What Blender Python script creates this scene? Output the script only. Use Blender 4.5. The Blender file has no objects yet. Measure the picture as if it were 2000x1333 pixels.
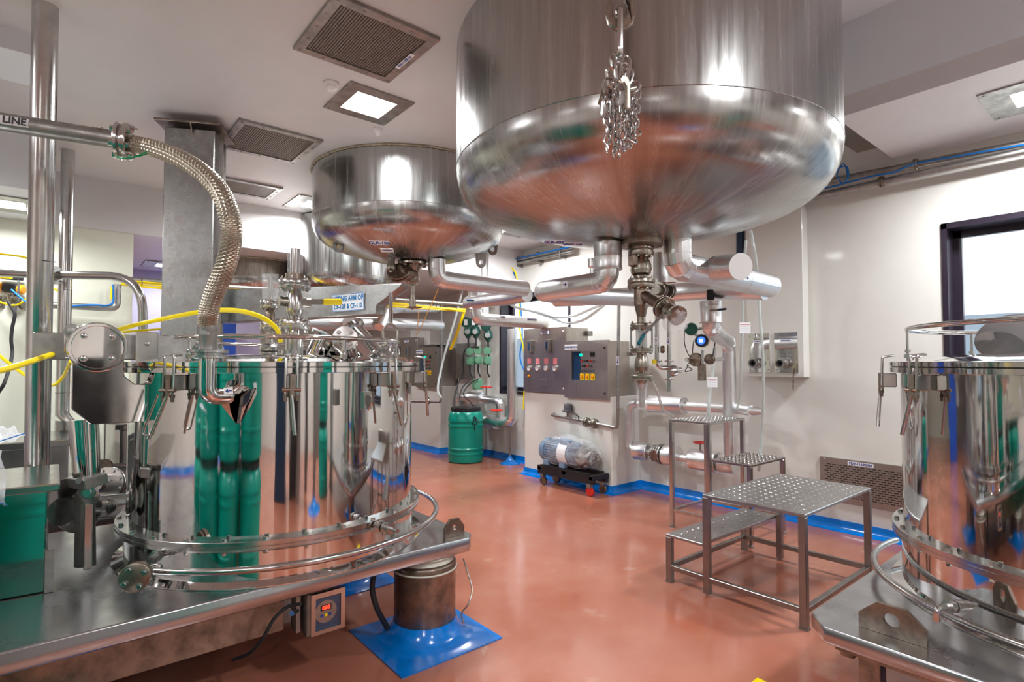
import bpy, bmesh, math, random
from mathutils import Vector as V, Matrix as M
random.seed(7)
SC = bpy.context.scene
COL = SC.collection
PI = math.pi
# ---------------------------------------------------------------- camera, world, lights, exposure
cd = bpy.data.cameras.new('camera'); cam = bpy.data.objects.new('camera', cd); COL.objects.link(cam)
cd.sensor_width = 36.0; cd.lens = 36.0*1078/2000; cd.shift_y = 8.6/2000; cd.clip_start = 0.05
cam.location = (0, 0, 1.65)
cam.rotation_euler = (math.radians(91.8), 0, -math.radians(39.7))
SC.camera = cam
SC.view_settings.view_transform = 'Standard'; SC.view_settings.look = 'None'
SC.view_settings.gamma = 1.0; SC.view_settings.use_curve_mapping = False
SC.view_settings.exposure = 0.02
w = bpy.data.worlds.new('sky'); SC.world = w; w.use_nodes = True
wb = w.node_tree.nodes['Background']; wb.inputs[0].default_value = (0.93, 0.96, 1.0, 1); wb.inputs[1].default_value = 2.2
LIGHTS = [(1.716, 3.69), (5.22, 0.55), (-0.36, 6.3), (1.9, -0.75), (-1.9, 3.69), (-1.9, 0.2), (1.72, -3.6), (5.22, -2.6),
          (-1.9, -2.9), (2.354, 6.457), (5.0, 5.9), (-4.2, 1.5), (3.9, 10.4), (3.9, 8.2), (1.2, 8.9)]  # last one is added to brighten the lavender rear wall
LOW = {(-0.36, 6.3), (3.9, 10.4), (3.9, 8.2), (1.2, 8.9)}
CEIL = 3.52
for (x, y) in LIGHTS:
    zz = 2.99 if (x, y) in LOW else CEIL
    ld = bpy.data.lights.new('downlight_beam', 'AREA'); ld.shape = 'SQUARE'; ld.size = 0.28; ld.energy = 24 if (x, y) in LOW else 80
    ld.color = (0.96, 0.98, 1.0); ld.spread = math.radians(170)
    lo = bpy.data.objects.new('downlight_beam', ld); COL.objects.link(lo); lo.location = (x, y, zz-0.035)

# ---------------------------------------------------------------- materials
MT = {}
def nodes(name):
    m = bpy.data.materials.new(name); m.use_nodes = True
    nt = m.node_tree; b = nt.nodes['Principled BSDF']
    return m, nt, b
def mat(name, col, rough=0.5, metal=0.0, emit=None, es=1.0, coat=0.0, spec=0.5, var=0.0, vscale=6.0, rvar=0.0, bump=0.0, bscale=8.0,
        stretch=(1, 1, 1), alpha=1.0, trans=0.0, ior=1.45, aniso=0.0, col2=None, spot=None, bdist=0.02):
    m, nt, b = nodes(name); N = nt.nodes; L = nt.links
    b.inputs['Base Color'].default_value = (*col, 1); b.inputs['Roughness'].default_value = rough
    b.inputs['Metallic'].default_value = metal; b.inputs['Specular IOR Level'].default_value = spec
    b.inputs['Coat Weight'].default_value = coat; b.inputs['Coat Roughness'].default_value = 0.08
    b.inputs['Alpha'].default_value = alpha; b.inputs['Transmission Weight'].default_value = trans; b.inputs['IOR'].default_value = ior
    b.inputs['Anisotropic'].default_value = aniso
    if emit: b.inputs['Emission Color'].default_value = (*emit, 1); b.inputs['Emission Strength'].default_value = es
    if var or rvar or bump or spot:
        geo = N.new('ShaderNodeNewGeometry'); mp = N.new('ShaderNodeMapping'); mp.inputs['Scale'].default_value = stretch
        L.new(geo.outputs['Position'], mp.inputs[0])
    if var or rvar:
        n = N.new('ShaderNodeTexNoise'); n.inputs['Scale'].default_value = vscale; n.inputs['Detail'].default_value = 6; n.inputs['Roughness'].default_value = 0.62
        L.new(mp.outputs[0], n.inputs[0])
    if var:
        c2 = col2 or tuple(max(0, c*(1-var)) for c in col)
        mx = N.new('ShaderNodeMix'); mx.data_type = 'RGBA'
        mr = N.new('ShaderNodeMapRange'); mr.inputs[1].default_value = 0.35; mr.inputs[2].default_value = 0.68
        L.new(n.outputs[0], mr.inputs[0]); L.new(mr.outputs[0], mx.inputs[0])
        mx.inputs[6].default_value = (*col, 1); mx.inputs[7].default_value = (*c2, 1)
        L.new(mx.outputs[2], b.inputs['Base Color'])
        if spot:
            n3 = N.new('ShaderNodeTexNoise'); n3.inputs['Scale'].default_value = spot[1]; n3.inputs['Detail'].default_value = 5
            L.new(geo.outputs['Position'], n3.inputs[0])
            m3 = N.new('ShaderNodeMapRange'); m3.inputs[1].default_value = spot[2]; m3.inputs[2].default_value = spot[2]+0.06
            L.new(n3.outputs[0], m3.inputs[0]); mx2 = N.new('ShaderNodeMix'); mx2.data_type = 'RGBA'
            mu = N.new('ShaderNodeMath'); mu.operation = 'MULTIPLY'; mu.inputs[1].default_value = spot[3]
            L.new(m3.outputs[0], mu.inputs[0]); L.new(mu.outputs[0], mx2.inputs[0])
            L.new(mx.outputs[2], mx2.inputs[6]); mx2.inputs[7].default_value = (*spot[0], 1)
            L.new(mx2.outputs[2], b.inputs['Base Color'])
    if rvar:
        mr2 = N.new('ShaderNodeMapRange'); mr2.inputs[1].default_value = 0.3; mr2.inputs[2].default_value = 0.7
        mr2.inputs[3].default_value = max(0.02, rough-rvar); mr2.inputs[4].default_value = rough+rvar
        L.new(n.outputs[0], mr2.inputs[0]); L.new(mr2.outputs[0], b.inputs['Roughness'])
    if bump:
        n2 = N.new('ShaderNodeTexNoise'); n2.inputs['Scale'].default_value = bscale; n2.inputs['Detail'].default_value = 3
        L.new(mp.outputs[0], n2.inputs[0])
        bp = N.new('ShaderNodeBump'); bp.inputs['Strength'].default_value = bump; bp.inputs['Distance'].default_value = bdist
        L.new(n2.outputs[0], bp.inputs['Height']); L.new(bp.outputs[0], b.inputs['Normal'])
    MT[name] = m
    return m
mat('polished', (0.74, 0.735, 0.72), 0.055, 1, var=0.10, vscale=5, rvar=0.04, bump=0.09, bscale=2.4, stretch=(1.8, 1.8, 0.25))
mat('satin', (0.60, 0.595, 0.58), 0.2, 1, var=0.18, vscale=9, rvar=0.06)
mat('deck', (0.54, 0.55, 0.57), 0.24, 1, var=0.25, vscale=4, rvar=0.06)
mat('flat_mirror', (0.78, 0.77, 0.75), 0.07, 1, var=0.12, vscale=6, rvar=0.04, bump=0.012, bscale=3)
mat('tank', (0.60, 0.585, 0.56), 0.25, 1, var=0.25, vscale=9, rvar=0.075, bump=0.03, bscale=24, stretch=(3, 3, 0.35))
mat('tank_dark', (0.36, 0.32, 0.27), 0.42, 1, var=0.4, vscale=9, rvar=0.1, stretch=(3, 3, 0.5))
mat('dish', (0.60, 0.585, 0.565), 0.27, 1, var=0.08, vscale=22, rvar=0.03)
mat('cladding', (0.82, 0.83, 0.84), 0.34, 1, var=0.06, vscale=8, rvar=0.04, bump=0.02, bscale=9)
mat('panel_steel', (0.52, 0.48, 0.44), 0.38, 1, var=0.15, vscale=14, rvar=0.05, stretch=(4, 4, 0.5))
mat('dull_steel', (0.42, 0.41, 0.39), 0.42, 1, var=0.35, vscale=11, rvar=0.1)
mat('column_steel', (0.44, 0.45, 0.44), 0.3, 1, var=0.35, vscale=11, rvar=0.08, bump=0.04, bscale=20)
mat('cast_steel', (0.45, 0.41, 0.35), 0.3, 1, var=0.4, vscale=18, rvar=0.08)
mat('rusty_steel', (0.36, 0.29, 0.235), 0.38, 1, var=0.55, vscale=12, rvar=0.1)
mat('table_steel', (0.36, 0.345, 0.33), 0.34, 1, var=0.2, vscale=10, rvar=0.06)
mat('tread_steel', (0.52, 0.52, 0.52), 0.34, 1, var=0.2, vscale=6, rvar=0.06)
mat('braid', (0.52, 0.47, 0.38), 0.36, 1, var=0.3, vscale=12)
mat('wall', (0.70, 0.69, 0.645), 0.42, 0, var=0.07, vscale=1.5, coat=0.1, bump=0.03, bscale=6)
mat('wall_cream', (0.68, 0.69, 0.58), 0.4, 0, var=0.05, vscale=1.2)
mat('ceiling', (0.66, 0.64, 0.635), 0.38, 0, var=0.08, vscale=1.4, bump=0.04, bscale=2.5)
mat('ceiling_face', (0.74, 0.77, 0.80), 0.5, 0, var=0.04, vscale=1.5)
mat('floor', (0.38, 0.120, 0.072), 0.2, 0, var=0.4, vscale=1.7, rvar=0.09, coat=0.25, bump=0.06, bscale=2.5, col2=(0.42, 0.165, 0.105), spot=((0.52, 0.33, 0.26), 2.6, 0.66, 0.35))
mat('blue_epoxy', (0.0, 0.20, 0.70), 0.16, 0, var=0.3, vscale=5, coat=0.4, bump=0.05, bscale=10)
mat('green_drum', (0.0, 0.30, 0.22), 0.32, 0, coat=0.1, var=0.12, vscale=4)
mat('black', (0.015, 0.015, 0.017), 0.4)
mat('black_rubber', (0.02, 0.02, 0.022), 0.55)
mat('window_frame', (0.018, 0.012, 0.022), 0.3, 0, coat=0.2)
mat('yellow', (0.86, 0.66, 0.0), 0.35)
mat('blue_tube', (0.0, 0.16, 0.55), 0.35)
mat('green_wire', (0.0, 0.32, 0.12), 0.4)
mat('white_plastic', (0.8, 0.8, 0.8), 0.4)
mat('red_paint', (0.5, 0.02, 0.01), 0.4)
mat('orange_plastic', (0.8, 0.3, 0.01), 0.35)
mat('orange_wire', (0.8, 0.38, 0.05), 0.4)
mat('dark_green', (0.01, 0.07, 0.055), 0.35)
mat('sage_green', (0.13, 0.33, 0.20), 0.4)
mat('navy', (0.015, 0.03, 0.06), 0.35)
mat('blue_handle', (0.0, 0.10, 0.35), 0.4)
mat('teal_handle', (0.0, 0.10, 0.13), 0.45)
mat('label_white', (0.82, 0.83, 0.85), 0.35)
mat('ink_blue', (0.01, 0.05, 0.28), 0.5)
mat('ink_black', (0.02, 0.02, 0.03), 0.5)
mat('sign_blue', (0.0, 0.16, 0.42), 0.5)
mat('pink_sticker', (0.75, 0.35, 0.37), 0.5, var=0.6, vscale=90, col2=(0.55, 0.06, 0.08))
mat('motor_blue', (0.17, 0.26, 0.38), 0.4)
mat('plastic_film', (0.9, 0.92, 0.95), 0.12, 0, trans=0.0, alpha=0.2, spec=1.0, bump=1.0, bscale=11, bdist=0.05)
mat('bag_film', (0.82, 0.85, 0.9), 0.2, 0, alpha=0.55, spec=1.0, bump=0.7, bscale=16)
mat('clear_hose', (0.62, 0.68, 0.66), 0.15, 0, alpha=0.6, spec=0.9)
mat('white_board', (0.75, 0.75, 0.75), 0.45, metal=0.3)
mat('glass_dark', (0.02, 0.05, 0.10), 0.06, 0, spec=0.9)
mat('screen_blue', (0.02, 0.08, 0.4), 0.2, emit=(0.05, 0.2, 0.9), es=1.2)
mat('screen_white', (0.6, 0.7, 0.9), 0.2, emit=(0.7, 0.85, 1.0), es=1.3)
mat('led_green', (0.0, 0.7, 0.3), 0.2, emit=(0.0, 0.9, 0.4), es=2.5)
mat('led_red', (0.9, 0.02, 0.0), 0.2, emit=(1.0, 0.04, 0.02), es=3.0)
mat('diffuser', (1, 1, 1), 0.4, emit=(1.0, 0.98, 0.95), es=9)
mat('grille_mesh', (0.22, 0.19, 0.165), 0.5, 0.6)
mat('caulk', (0.52, 0.45, 0.32), 0.8, var=0.5, vscale=22)
mat('parapet', (0.34, 0.39, 0.46), 0.8)
mat('lavender_wall', (0.50, 0.47, 0.62), 0.5)
mat('blue_tote', (0.02, 0.10, 0.55), 0.4)
mat('grey_plastic', (0.09, 0.09, 0.10), 0.5)
mat('rubber_gasket', (0.03, 0.03, 0.03), 0.5)
mat('canvas', (0.55, 0.55, 0.48), 0.7)
# glass for windows
def glassmat():
    m = bpy.data.materials.new('window_glass'); m.use_nodes = True; nt = m.node_tree; nt.nodes.clear()
    o = nt.nodes.new('ShaderNodeOutputMaterial'); mx = nt.nodes.new('ShaderNodeMixShader')
    t = nt.nodes.new('ShaderNodeBsdfTransparent'); g = nt.nodes.new('ShaderNodeBsdfGlossy'); g.inputs['Roughness'].default_value = 0.03
    fr = nt.nodes.new('ShaderNodeMath'); fr.operation = 'MULTIPLY'; fr.inputs[1].default_value = 0.25
    lw = nt.nodes.new('ShaderNodeLayerWeight'); lw.inputs[0].default_value = 0.3; nt.links.new(lw.outputs['Facing'], fr.inputs[0])
    t.inputs[0].default_value = (0.93, 0.96, 0.97, 1)
    nt.links.new(fr.outputs[0], mx.inputs[0]); nt.links.new(t.outputs[0], mx.inputs[1]); nt.links.new(g.outputs[0], mx.inputs[2]); nt.links.new(mx.outputs[0], o.inputs[0])
    MT['window_glass'] = m
glassmat()
# hose braid: fine diagonal relief driven by position
def braidmat():
    m = MT['braid']; nt = m.node_tree; b = nt.nodes['Principled BSDF']
    geo = nt.nodes.new('ShaderNodeTexCoord'); vo = nt.nodes.new('ShaderNodeTexVoronoi'); vo.inputs['Scale'].default_value = 120
    nt.links.new(geo.outputs['Object'], vo.inputs['Vector'])
    bp = nt.nodes.new('ShaderNodeBump'); bp.inputs['Strength'].default_value = 0.9; bp.inputs['Distance'].default_value = 0.006
    bp.inputs['Strength'].default_value = 0.0
braidmat()
# brushed tank steel: streaks run down the shell and radially over the dished bottom (object space, axis at origin)
def streak(name, k, rk, zk):
    m = MT[name]; nt = m.node_tree; N, L = nt.nodes, nt.links; b = N['Principled BSDF']
    tc = N.new('ShaderNodeTexCoord'); sx = N.new('ShaderNodeSeparateXYZ'); L.new(tc.outputs['Object'], sx.inputs[0])
    fl = N.new('ShaderNodeCombineXYZ'); L.new(sx.outputs[0], fl.inputs[0]); L.new(sx.outputs[1], fl.inputs[1])
    nm = N.new('ShaderNodeVectorMath'); nm.operation = 'NORMALIZE'; L.new(fl.outputs[0], nm.inputs[0])
    ln = N.new('ShaderNodeVectorMath'); ln.operation = 'LENGTH'; L.new(fl.outputs[0], ln.inputs[0])
    sc = N.new('ShaderNodeVectorMath'); sc.operation = 'SCALE'; sc.inputs['Scale'].default_value = k; L.new(nm.outputs[0], sc.inputs[0])
    a = N.new('ShaderNodeMath'); a.operation = 'MULTIPLY'; a.inputs[1].default_value = rk; L.new(ln.outputs['Value'], a.inputs[0])
    z = N.new('ShaderNodeMath'); z.operation = 'MULTIPLY_ADD'; z.inputs[1].default_value = zk; L.new(sx.outputs[2], z.inputs[0]); L.new(a.outputs[0], z.inputs[2])
    cz = N.new('ShaderNodeCombineXYZ'); L.new(z.outputs[0], cz.inputs[2])
    ad = N.new('ShaderNodeVectorMath'); L.new(sc.outputs[0], ad.inputs[0]); L.new(cz.outputs[0], ad.inputs[1])
    no = N.new('ShaderNodeTexNoise'); no.inputs['Scale'].default_value = 1.0; no.inputs['Detail'].default_value = 7; no.inputs['Roughness'].default_value = 0.7
    L.new(ad.outputs[0], no.inputs[0])
    bc = b.inputs['Base Color'].default_value[:3]
    mr = N.new('ShaderNodeMapRange'); mr.inputs[1].default_value = 0.3; mr.inputs[2].default_value = 0.7; L.new(no.outputs[0], mr.inputs[0])
    mx = N.new('ShaderNodeMix'); mx.data_type = 'RGBA'; mx.inputs[6].default_value = (*[c*0.78 for c in bc], 1); mx.inputs[7].default_value = (*[min(1, c*1.12) for c in bc], 1)
    L.new(mr.outputs[0], mx.inputs[0]); L.new(mx.outputs[2], b.inputs['Base Color'])
    r2 = N.new('ShaderNodeMapRange'); r2.inputs[1].default_value = 0.3; r2.inputs[2].default_value = 0.7; r0 = b.inputs['Roughness'].default_value
    r2.inputs[3].default_value = r0-0.06; r2.inputs[4].default_value = r0+0.08; L.new(no.outputs[0], r2.inputs[0]); L.new(r2.outputs[0], b.inputs['Roughness'])
mat('tank', (0.49, 0.50, 0.49), 0.23, 1); mat('dish', (0.45, 0.44, 0.43), 0.24, 1)
streak('tank', 22, 0, 0.8); streak('dish', 16, 1.6, 0)

# ---------------------------------------------------------------- mesh helpers (all take world coordinates)
OFF = {}
def frame(d):
    d = V(d).normalized(); a = V((0, 0, 1)) if abs(d.z) < 0.9 else V((1, 0, 0))
    x = a.cross(d).normalized(); y = d.cross(x)
    return Matrix3(x, y, d)
def Matrix3(x, y, z):
    return M(((x.x, y.x, z.x), (x.y, y.y, z.y), (x.z, y.z, z.z)))
def nb(): return bmesh.new()
def quad(bm, vs):
    try: bm.faces.new(vs)
    except ValueError: pass
def box(bm, lo, hi, mtx=None):
    c = [V((x, y, z)) for z in (lo[2], hi[2]) for (x, y) in ((lo[0], lo[1]), (hi[0], lo[1]), (hi[0], hi[1]), (lo[0], hi[1]))]
    if mtx: c = [mtx @ p for p in c]
    v = [bm.verts.new(p) for p in c]
    for f in ((3, 2, 1, 0), (4, 5, 6, 7), (0, 1, 5, 4), (1, 2, 6, 5), (2, 3, 7, 6), (3, 0, 4, 7)): quad(bm, [v[i] for i in f])
    return bm
def bar(bm, a, b, w, h, up=(0, 0, 1)):
    a, b = V(a), V(b); d = (b-a).normalized(); u = V(up)
    if abs(d.dot(u)) > 0.95: u = V((0, 1, 0))
    s = d.cross(u).normalized(); u = s.cross(d)
    v = [bm.verts.new(p + s*sx*w/2 + u*sy*h/2) for p in (a, b) for (sx, sy) in ((-1, -1), (1, -1), (1, 1), (-1, 1))]
    for f in ((3, 2, 1, 0), (4, 5, 6, 7), (0, 1, 5, 4), (1, 2, 6, 5), (2, 3, 7, 6), (3, 0, 4, 7)): quad(bm, [v[i] for i in f])
    return bm
def lathe(bm, prof, base=(0, 0, 0), axis=(0, 0, 1), seg=32, cap=True):
    """prof = [(radius, height)...] along axis from base"""
    R = frame(axis); base = V(base); rings = []
    for (r, h) in prof:
        if r < 1e-6: rings.append([bm.verts.new(base + R @ V((0, 0, h)))])
        else: rings.append([bm.verts.new(base + R @ V((r*math.cos(2*PI*k/seg), r*math.sin(2*PI*k/seg), h))) for k in range(seg)])
    for a, b in zip(rings, rings[1:]):
        for k in range(seg):
            k2 = (k+1) % seg
            if len(a) == 1 and len(b) == 1: continue
            if len(a) == 1: quad(bm, [a[0], b[k2], b[k]])
            elif len(b) == 1: quad(bm, [a[k], a[k2], b[0]])
            else: quad(bm, [a[k], a[k2], b[k2], b[k]])
    if cap:
        if len(rings[0]) > 1: quad(bm, rings[0][::-1])
        if len(rings[-1]) > 1: quad(bm, rings[-1])
    return bm
def cyl(bm, a, b, r, r2=None, seg=16):
    a, b = V(a), V(b); return lathe(bm, [(r, 0), (r if r2 is None else r2, (b-a).length)], a, b-a, seg)
def fillet(pts, rad, n=6):
    pts = [V(p) for p in pts]; out = [pts[0]]
    for i in range(1, len(pts)-1):
        p, q, s = pts[i-1], pts[i], pts[i+1]
        r_ = rad[i-1] if isinstance(rad, (list, tuple)) else rad
        u, w_ = (p-q).normalized(), (s-q).normalized()
        ang = u.angle(w_); t = min(r_/max(1e-4, math.tan(ang/2)), (p-q).length*0.49, (s-q).length*0.49)
        a, b = q+u*t, q+w_*t
        for k in range(n+1):
            s_ = k/n; out.append((a*(1-s_)+q*s_)*(1-s_) + (q*(1-s_)+b*s_)*s_)
    out.append(pts[-1]); return out
def smooth_path(pts, n=8):
    pts = [V(p) for p in pts]; P_ = [pts[0]*2-pts[1]] + pts + [pts[-1]*2-pts[-2]]; out = []
    for i in range(1, len(P_)-2):
        a, b, c, d = P_[i-1:i+3]
        for k in range(n):
            t = k/n
            out.append(0.5*((2*b)+(c-a)*t+(2*a-5*b+4*c-d)*t*t+(3*b-a-3*c+d)*t**3))
    out.append(pts[-1]); return out
def tube(bm, path, r, seg=16, closed=False, cap=True):
    path = [V(p) for p in path]; n = len(path); rings = []; prev = None
    for i, p in enumerate(path):
        if closed: t = (path[(i+1) % n]-path[i-1])
        else: t = (path[min(i+1, n-1)]-path[max(i-1, 0)])
        t.normalize()
        if prev is None:
            a = V((0, 0, 1)) if abs(t.z) < 0.9 else V((1, 0, 0)); x = a.cross(t).normalized()
        else: x = (prev - t*prev.dot(t)).normalized()
        prev = x; y = t.cross(x)
        sc = 1.0
        if not closed and 0 < i < n-1:
            c_ = max(0.5, math.cos((path[i]-path[i-1]).angle(path[i+1]-path[i])/2)); sc = 1.0
        rr = r[i] if isinstance(r, (list, tuple)) else r
        rings.append([bm.verts.new(p + (x*math.cos(2*PI*k/seg)+y*math.sin(2*PI*k/seg))*rr*sc) for k in range(seg)])
    m_ = n if closed else n-1
    for i in range(m_):
        a, b = rings[i], rings[(i+1) % n]
        for k in range(seg): quad(bm, [a[k], a[(k+1) % seg], b[(k+1) % seg], b[k]])
    if cap and not closed: quad(bm, rings[0][::-1]); quad(bm, rings[-1])
    return bm
def prism(bm, pts, n):
    """extrude polygon pts (world) by vector n"""
    n = V(n); a = [bm.verts.new(V(p)) for p in pts]; b = [bm.verts.new(V(p)+n) for p in pts]; k = len(a)
    quad(bm, a[::-1]); quad(bm, b)
    for i in range(k): quad(bm, [a[i], a[(i+1) % k], b[(i+1) % k], b[i]])
    return bm
def torus(bm, c, R, r, axis=(0, 0, 1), a0=0, a1=2*PI, seg=64, s2=12):
    F = frame(axis); c = V(c); full = abs(a1-a0) > 6.28
    n = seg if full else seg+1
    pts = [c + F @ V((R*math.cos(a0+(a1-a0)*k/seg), R*math.sin(a0+(a1-a0)*k/seg), 0)) for k in range(n)]
    return tube(bm, pts, r, s2, closed=full)
def arc(c, R, a0, a1, n=40):
    return [V((c[0]+R*math.cos(a0+(a1-a0)*k/n), c[1]+R*math.sin(a0+(a1-a0)*k/n), c[2])) for k in range(n+1)]
def plate_hole(bm, pts, hc, hr, n, seg=20):
    """flat plate outlined by pts with a round hole, thickness vector n; fan-bridged"""
    pts = [V(p) for p in pts]; hc = V(hc); nn = V(n).normalized(); n = V(n)
    # resample the outline radially around the hole
    x = (pts[0]-hc).normalized(); x = (x-nn*x.dot(nn)).normalized(); y = nn.cross(x)
    poly = [((p-hc).dot(x), (p-hc).dot(y)) for p in pts]
    angs = sorted([2*PI*k/seg for k in range(seg)] + [math.atan2(b, a) % (2*PI) for a, b in poly])
    outer = []; inner = []
    for t in angs:
        dx, dy = math.cos(t), math.sin(t); best = None
        for i in range(len(poly)):
            (ax, ay), (bx, by) = poly[i], poly[(i+1) % len(poly)]
            ex, ey = bx-ax, by-ay; den = dx*ey-dy*ex
            if abs(den) < 1e-9: continue
            s_ = (ax*ey-ay*ex)/den; u_ = (ax*dy-ay*dx)/den
            if s_ > 0 and -1e-6 <= u_ <= 1+1e-6 and (best is None or s_ < best): best = s_
        best = best or hr*2
        outer.append(hc+x*dx*best+y*dy*best); inner.append(hc+x*dx*hr+y*dy*hr)
    k = len(angs)
    o0 = [bm.verts.new(p) for p in outer]; i0 = [bm.verts.new(p) for p in inner]
    o1 = [bm.verts.new(p+n) for p in outer]; i1 = [bm.verts.new(p+n) for p in inner]
    for i in range(k):
        j = (i+1) % k
        quad(bm, [o0[j], o0[i], i0[i], i0[j]]); quad(bm, [o1[i], o1[j], i1[j], i1[i]])
        quad(bm, [o0[i], o0[j], o1[j], o1[i]]); quad(bm, [i0[j], i0[i], i1[i], i1[j]])
    return bm
def hexbolt(bm, c, axis, r=0.012, h=0.01, tail=0.0):
    lathe(bm, [(r, 0), (r, h*0.8), (r*0.85, h)], c, axis, 6)
    if tail: lathe(bm, [(r*0.5, -tail), (r*0.5, 0)], c, axis, 8)
    return bm
def flange_bm(bm, c, axis, R, r, t=0.018, gap=0.006, nbolt=4, br=None):
    """bolted flange pair centred at c"""
    c = V(c); a = V(axis).normalized(); br = br or R*0.11
    lathe(bm, [(r*0.9, -gap/2-t), (R*0.97, -gap/2-t), (R, -gap/2-t*0.8), (R, -gap/2-t*0.1), (R*0.97, -gap/2), (r, -gap/2), (R*0.8, -gap/2), (R*0.8, gap/2), (R*0.97, gap/2), (R, gap/2+t*0.1), (R, gap/2+t*0.8), (R*0.97, gap/2+t), (r*0.9, gap/2+t)], c, a, 32)
    F = frame(a)
    for k in range(nbolt):
        t_ = 2*PI*(k+0.5)/nbolt; p = c + F @ V((R*0.8*math.cos(t_), R*0.8*math.sin(t_), 0))
        hh = br*1.1
        lathe(bm, [(br, 0), (br, hh)], p+a*(gap/2+t), a, 6); lathe(bm, [(br, 0), (br, hh)], p-a*(gap/2+t), -a, 6)
        lathe(bm, [(br*0.5, 0), (br*0.5, hh*1.9)], p+a*(gap/2+t), a, 8)
    return bm
def bevel(bm, w=0.004, seg=1):
    bmesh.ops.remove_doubles(bm, verts=bm.verts, dist=1e-5)
    es = [e for e in bm.edges if len(e.link_faces) == 2 and e.calc_face_angle(0) > 0.5]
    if es: bmesh.ops.bevel(bm, geom=es, offset=w, segments=seg, profile=0.5, affect='EDGES', clamp_overlap=True)
    return bm
def obj(name, bm, m, parent=None, ang=35, label=None):
    off = V((0, 0, 0))
    if parent is not None: off = OFF.get(parent.name, V((0, 0, 0)))
    bmesh.ops.recalc_face_normals(bm, faces=bm.faces)
    if off.length: bmesh.ops.translate(bm, verts=bm.verts, vec=-off)
    me = bpy.data.meshes.new(name); bm.to_mesh(me); bm.free()
    me.polygons.foreach_set('use_smooth', [True]*len(me.polygons)); me.set_sharp_from_angle(angle=math.radians(ang))
    me.materials.append(MT[m]); o = bpy.data.objects.new(name, me); COL.objects.link(o)
    if parent is not None: o.parent = parent
    OFF[o.name] = off
    if label: o['label'] = label
    return o
def thing(name, label, cat, loc=(0, 0, 0), group=None):
    o = bpy.data.objects.new(name, None); COL.objects.link(o); o.location = loc; o.empty_display_size = 0.1
    o['label'] = label; o['category'] = cat
    if group: o['group'] = group
    OFF[o.name] = V(loc); return o
def tag(o, label, cat, group=None):
    o['label'] = label; o['category'] = cat
    if group: o['group'] = group
    return o
def struct(name, bm, m, parent=None, ang=35):
    o = obj(name, bm, m, parent, ang)
    if parent is None: o['kind'] = 'structure'
    return o
def stuff(o): o['kind'] = 'stuff'; return o
def lay(bm, c, u, n, w_, h, t=0.002):
    """thin plate centred c, width dir u, normal n"""
    u = V(u).normalized(); n = V(n).normalized(); v = n.cross(u)
    c = V(c)
    return prism(bm, [c-u*w_/2-v*h/2, c+u*w_/2-v*h/2, c+u*w_/2+v*h/2, c-u*w_/2+v*h/2], n*t)
def text(name, s, c, u, n, size, m, parent, bold=0.0, xs=1.0, label=None):
    cu = bpy.data.curves.new(name, 'FONT'); cu.body = s; cu.size = size; cu.align_x = 'CENTER'; cu.align_y = 'CENTER'
    cu.offset = bold; cu.extrude = 0.0004; cu.resolution_u = 3; cu.space_line = 1.05
    tmp = bpy.data.objects.new('tmp', cu); me = bpy.data.meshes.new_from_object(tmp); bpy.data.objects.remove(tmp); bpy.data.curves.remove(cu)
    me.materials.clear(); me.materials.append(MT[m]); o = bpy.data.objects.new(name, me); COL.objects.link(o)
    u = V(u).normalized(); n = V(n).normalized(); v = n.cross(u)
    mt = Matrix3(u*xs, v, n).to_4x4(); mt.translation = V(c) - (OFF.get(parent.name, V((0, 0, 0))) if parent else V((0, 0, 0)))
    o.matrix_local = mt
    if parent: o.parent = parent; o.matrix_local = mt
    return o
def shift_tree(o, d, label=None, top=True):
    """copy a thing with its parts, moved by d"""
    c = o.copy(); COL.objects.link(c)
    for ch in list(o.children):
        k = shift_tree(ch, (0, 0, 0), None, False); k.parent = c
    if top:
        c.location = V(o.location)+V(d)
        if label: c['label'] = label
    OFF[c.name] = OFF.get(o.name, V((0, 0, 0)))+V(d)
    return c
def arrow(bm, c, u, n, L, s):
    u = V(u).normalized(); n = V(n).normalized(); v = n.cross(u); c = V(c)
    pts = [(-L/2, -s*0.25), (L*0.1, -s*0.25), (L*0.1, -s), (L/2, 0), (L*0.1, s), (L*0.1, s*0.25), (-L/2, s*0.25)]
    return prism(bm, [c+u*a+v*b for a, b in pts], n*0.0012)
# ================================================================ the room
XW = 6.0
# floor
struct('floor', box(nb(), (-6, -5, -0.12), (6.3, 13, 0)), 'floor')
# main ceiling (opening round the recess on the right), built as slabs
def slab(name, x0, x1, y0, y1, z0, z1, m='ceiling'): return struct(name, box(nb(), (x0, y0, z0), (x1, y1, z1)), m)
cl = struct('ceiling', box(box(nb(), (-6, -5, CEIL), (2.9, 6.94, CEIL+0.15)), (2.9, 1.45, CEIL), (3.9, 6.94, CEIL+0.15)), 'ceiling')
bm = nb(); box(bm, (4.57, -5, CEIL), (6.3, 1.62, CEIL+0.15)); struct('ceiling.001', bm, 'ceiling')
bm = nb(); box(bm, (2.78, -5, 4.23), (6.3, 6.94, 4.33)); struct('ceiling.002', bm, 'ceiling_face')
slab('ceiling.003', -6, 6.3, 7.2, 13, 3.0, 3.1)
# recess faces
bm = nb(); box(bm, (4.57, -5, CEIL+0.15), (4.69, 1.62, 4.23)); struct('trim_1', bm, 'ceiling_face')
bm = nb(); box(bm, (2.78, -5, CEIL+0.15), (2.9, 1.45, 4.23)); box(bm, (3.78, 1.6, CEIL+0.15), (3.9, 3.4, 4.23)); struct('trim_2', bm, 'ceiling_face')
bm = nb(); box(bm, (4.0, 1.75, 3.7), (6.0, 1.95, 3.82)); box(bm, (4.0, 2.5, 3.66), (6.0, 3.4, 3.74)); struct('trim_3', bm, 'panel_steel')
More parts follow.
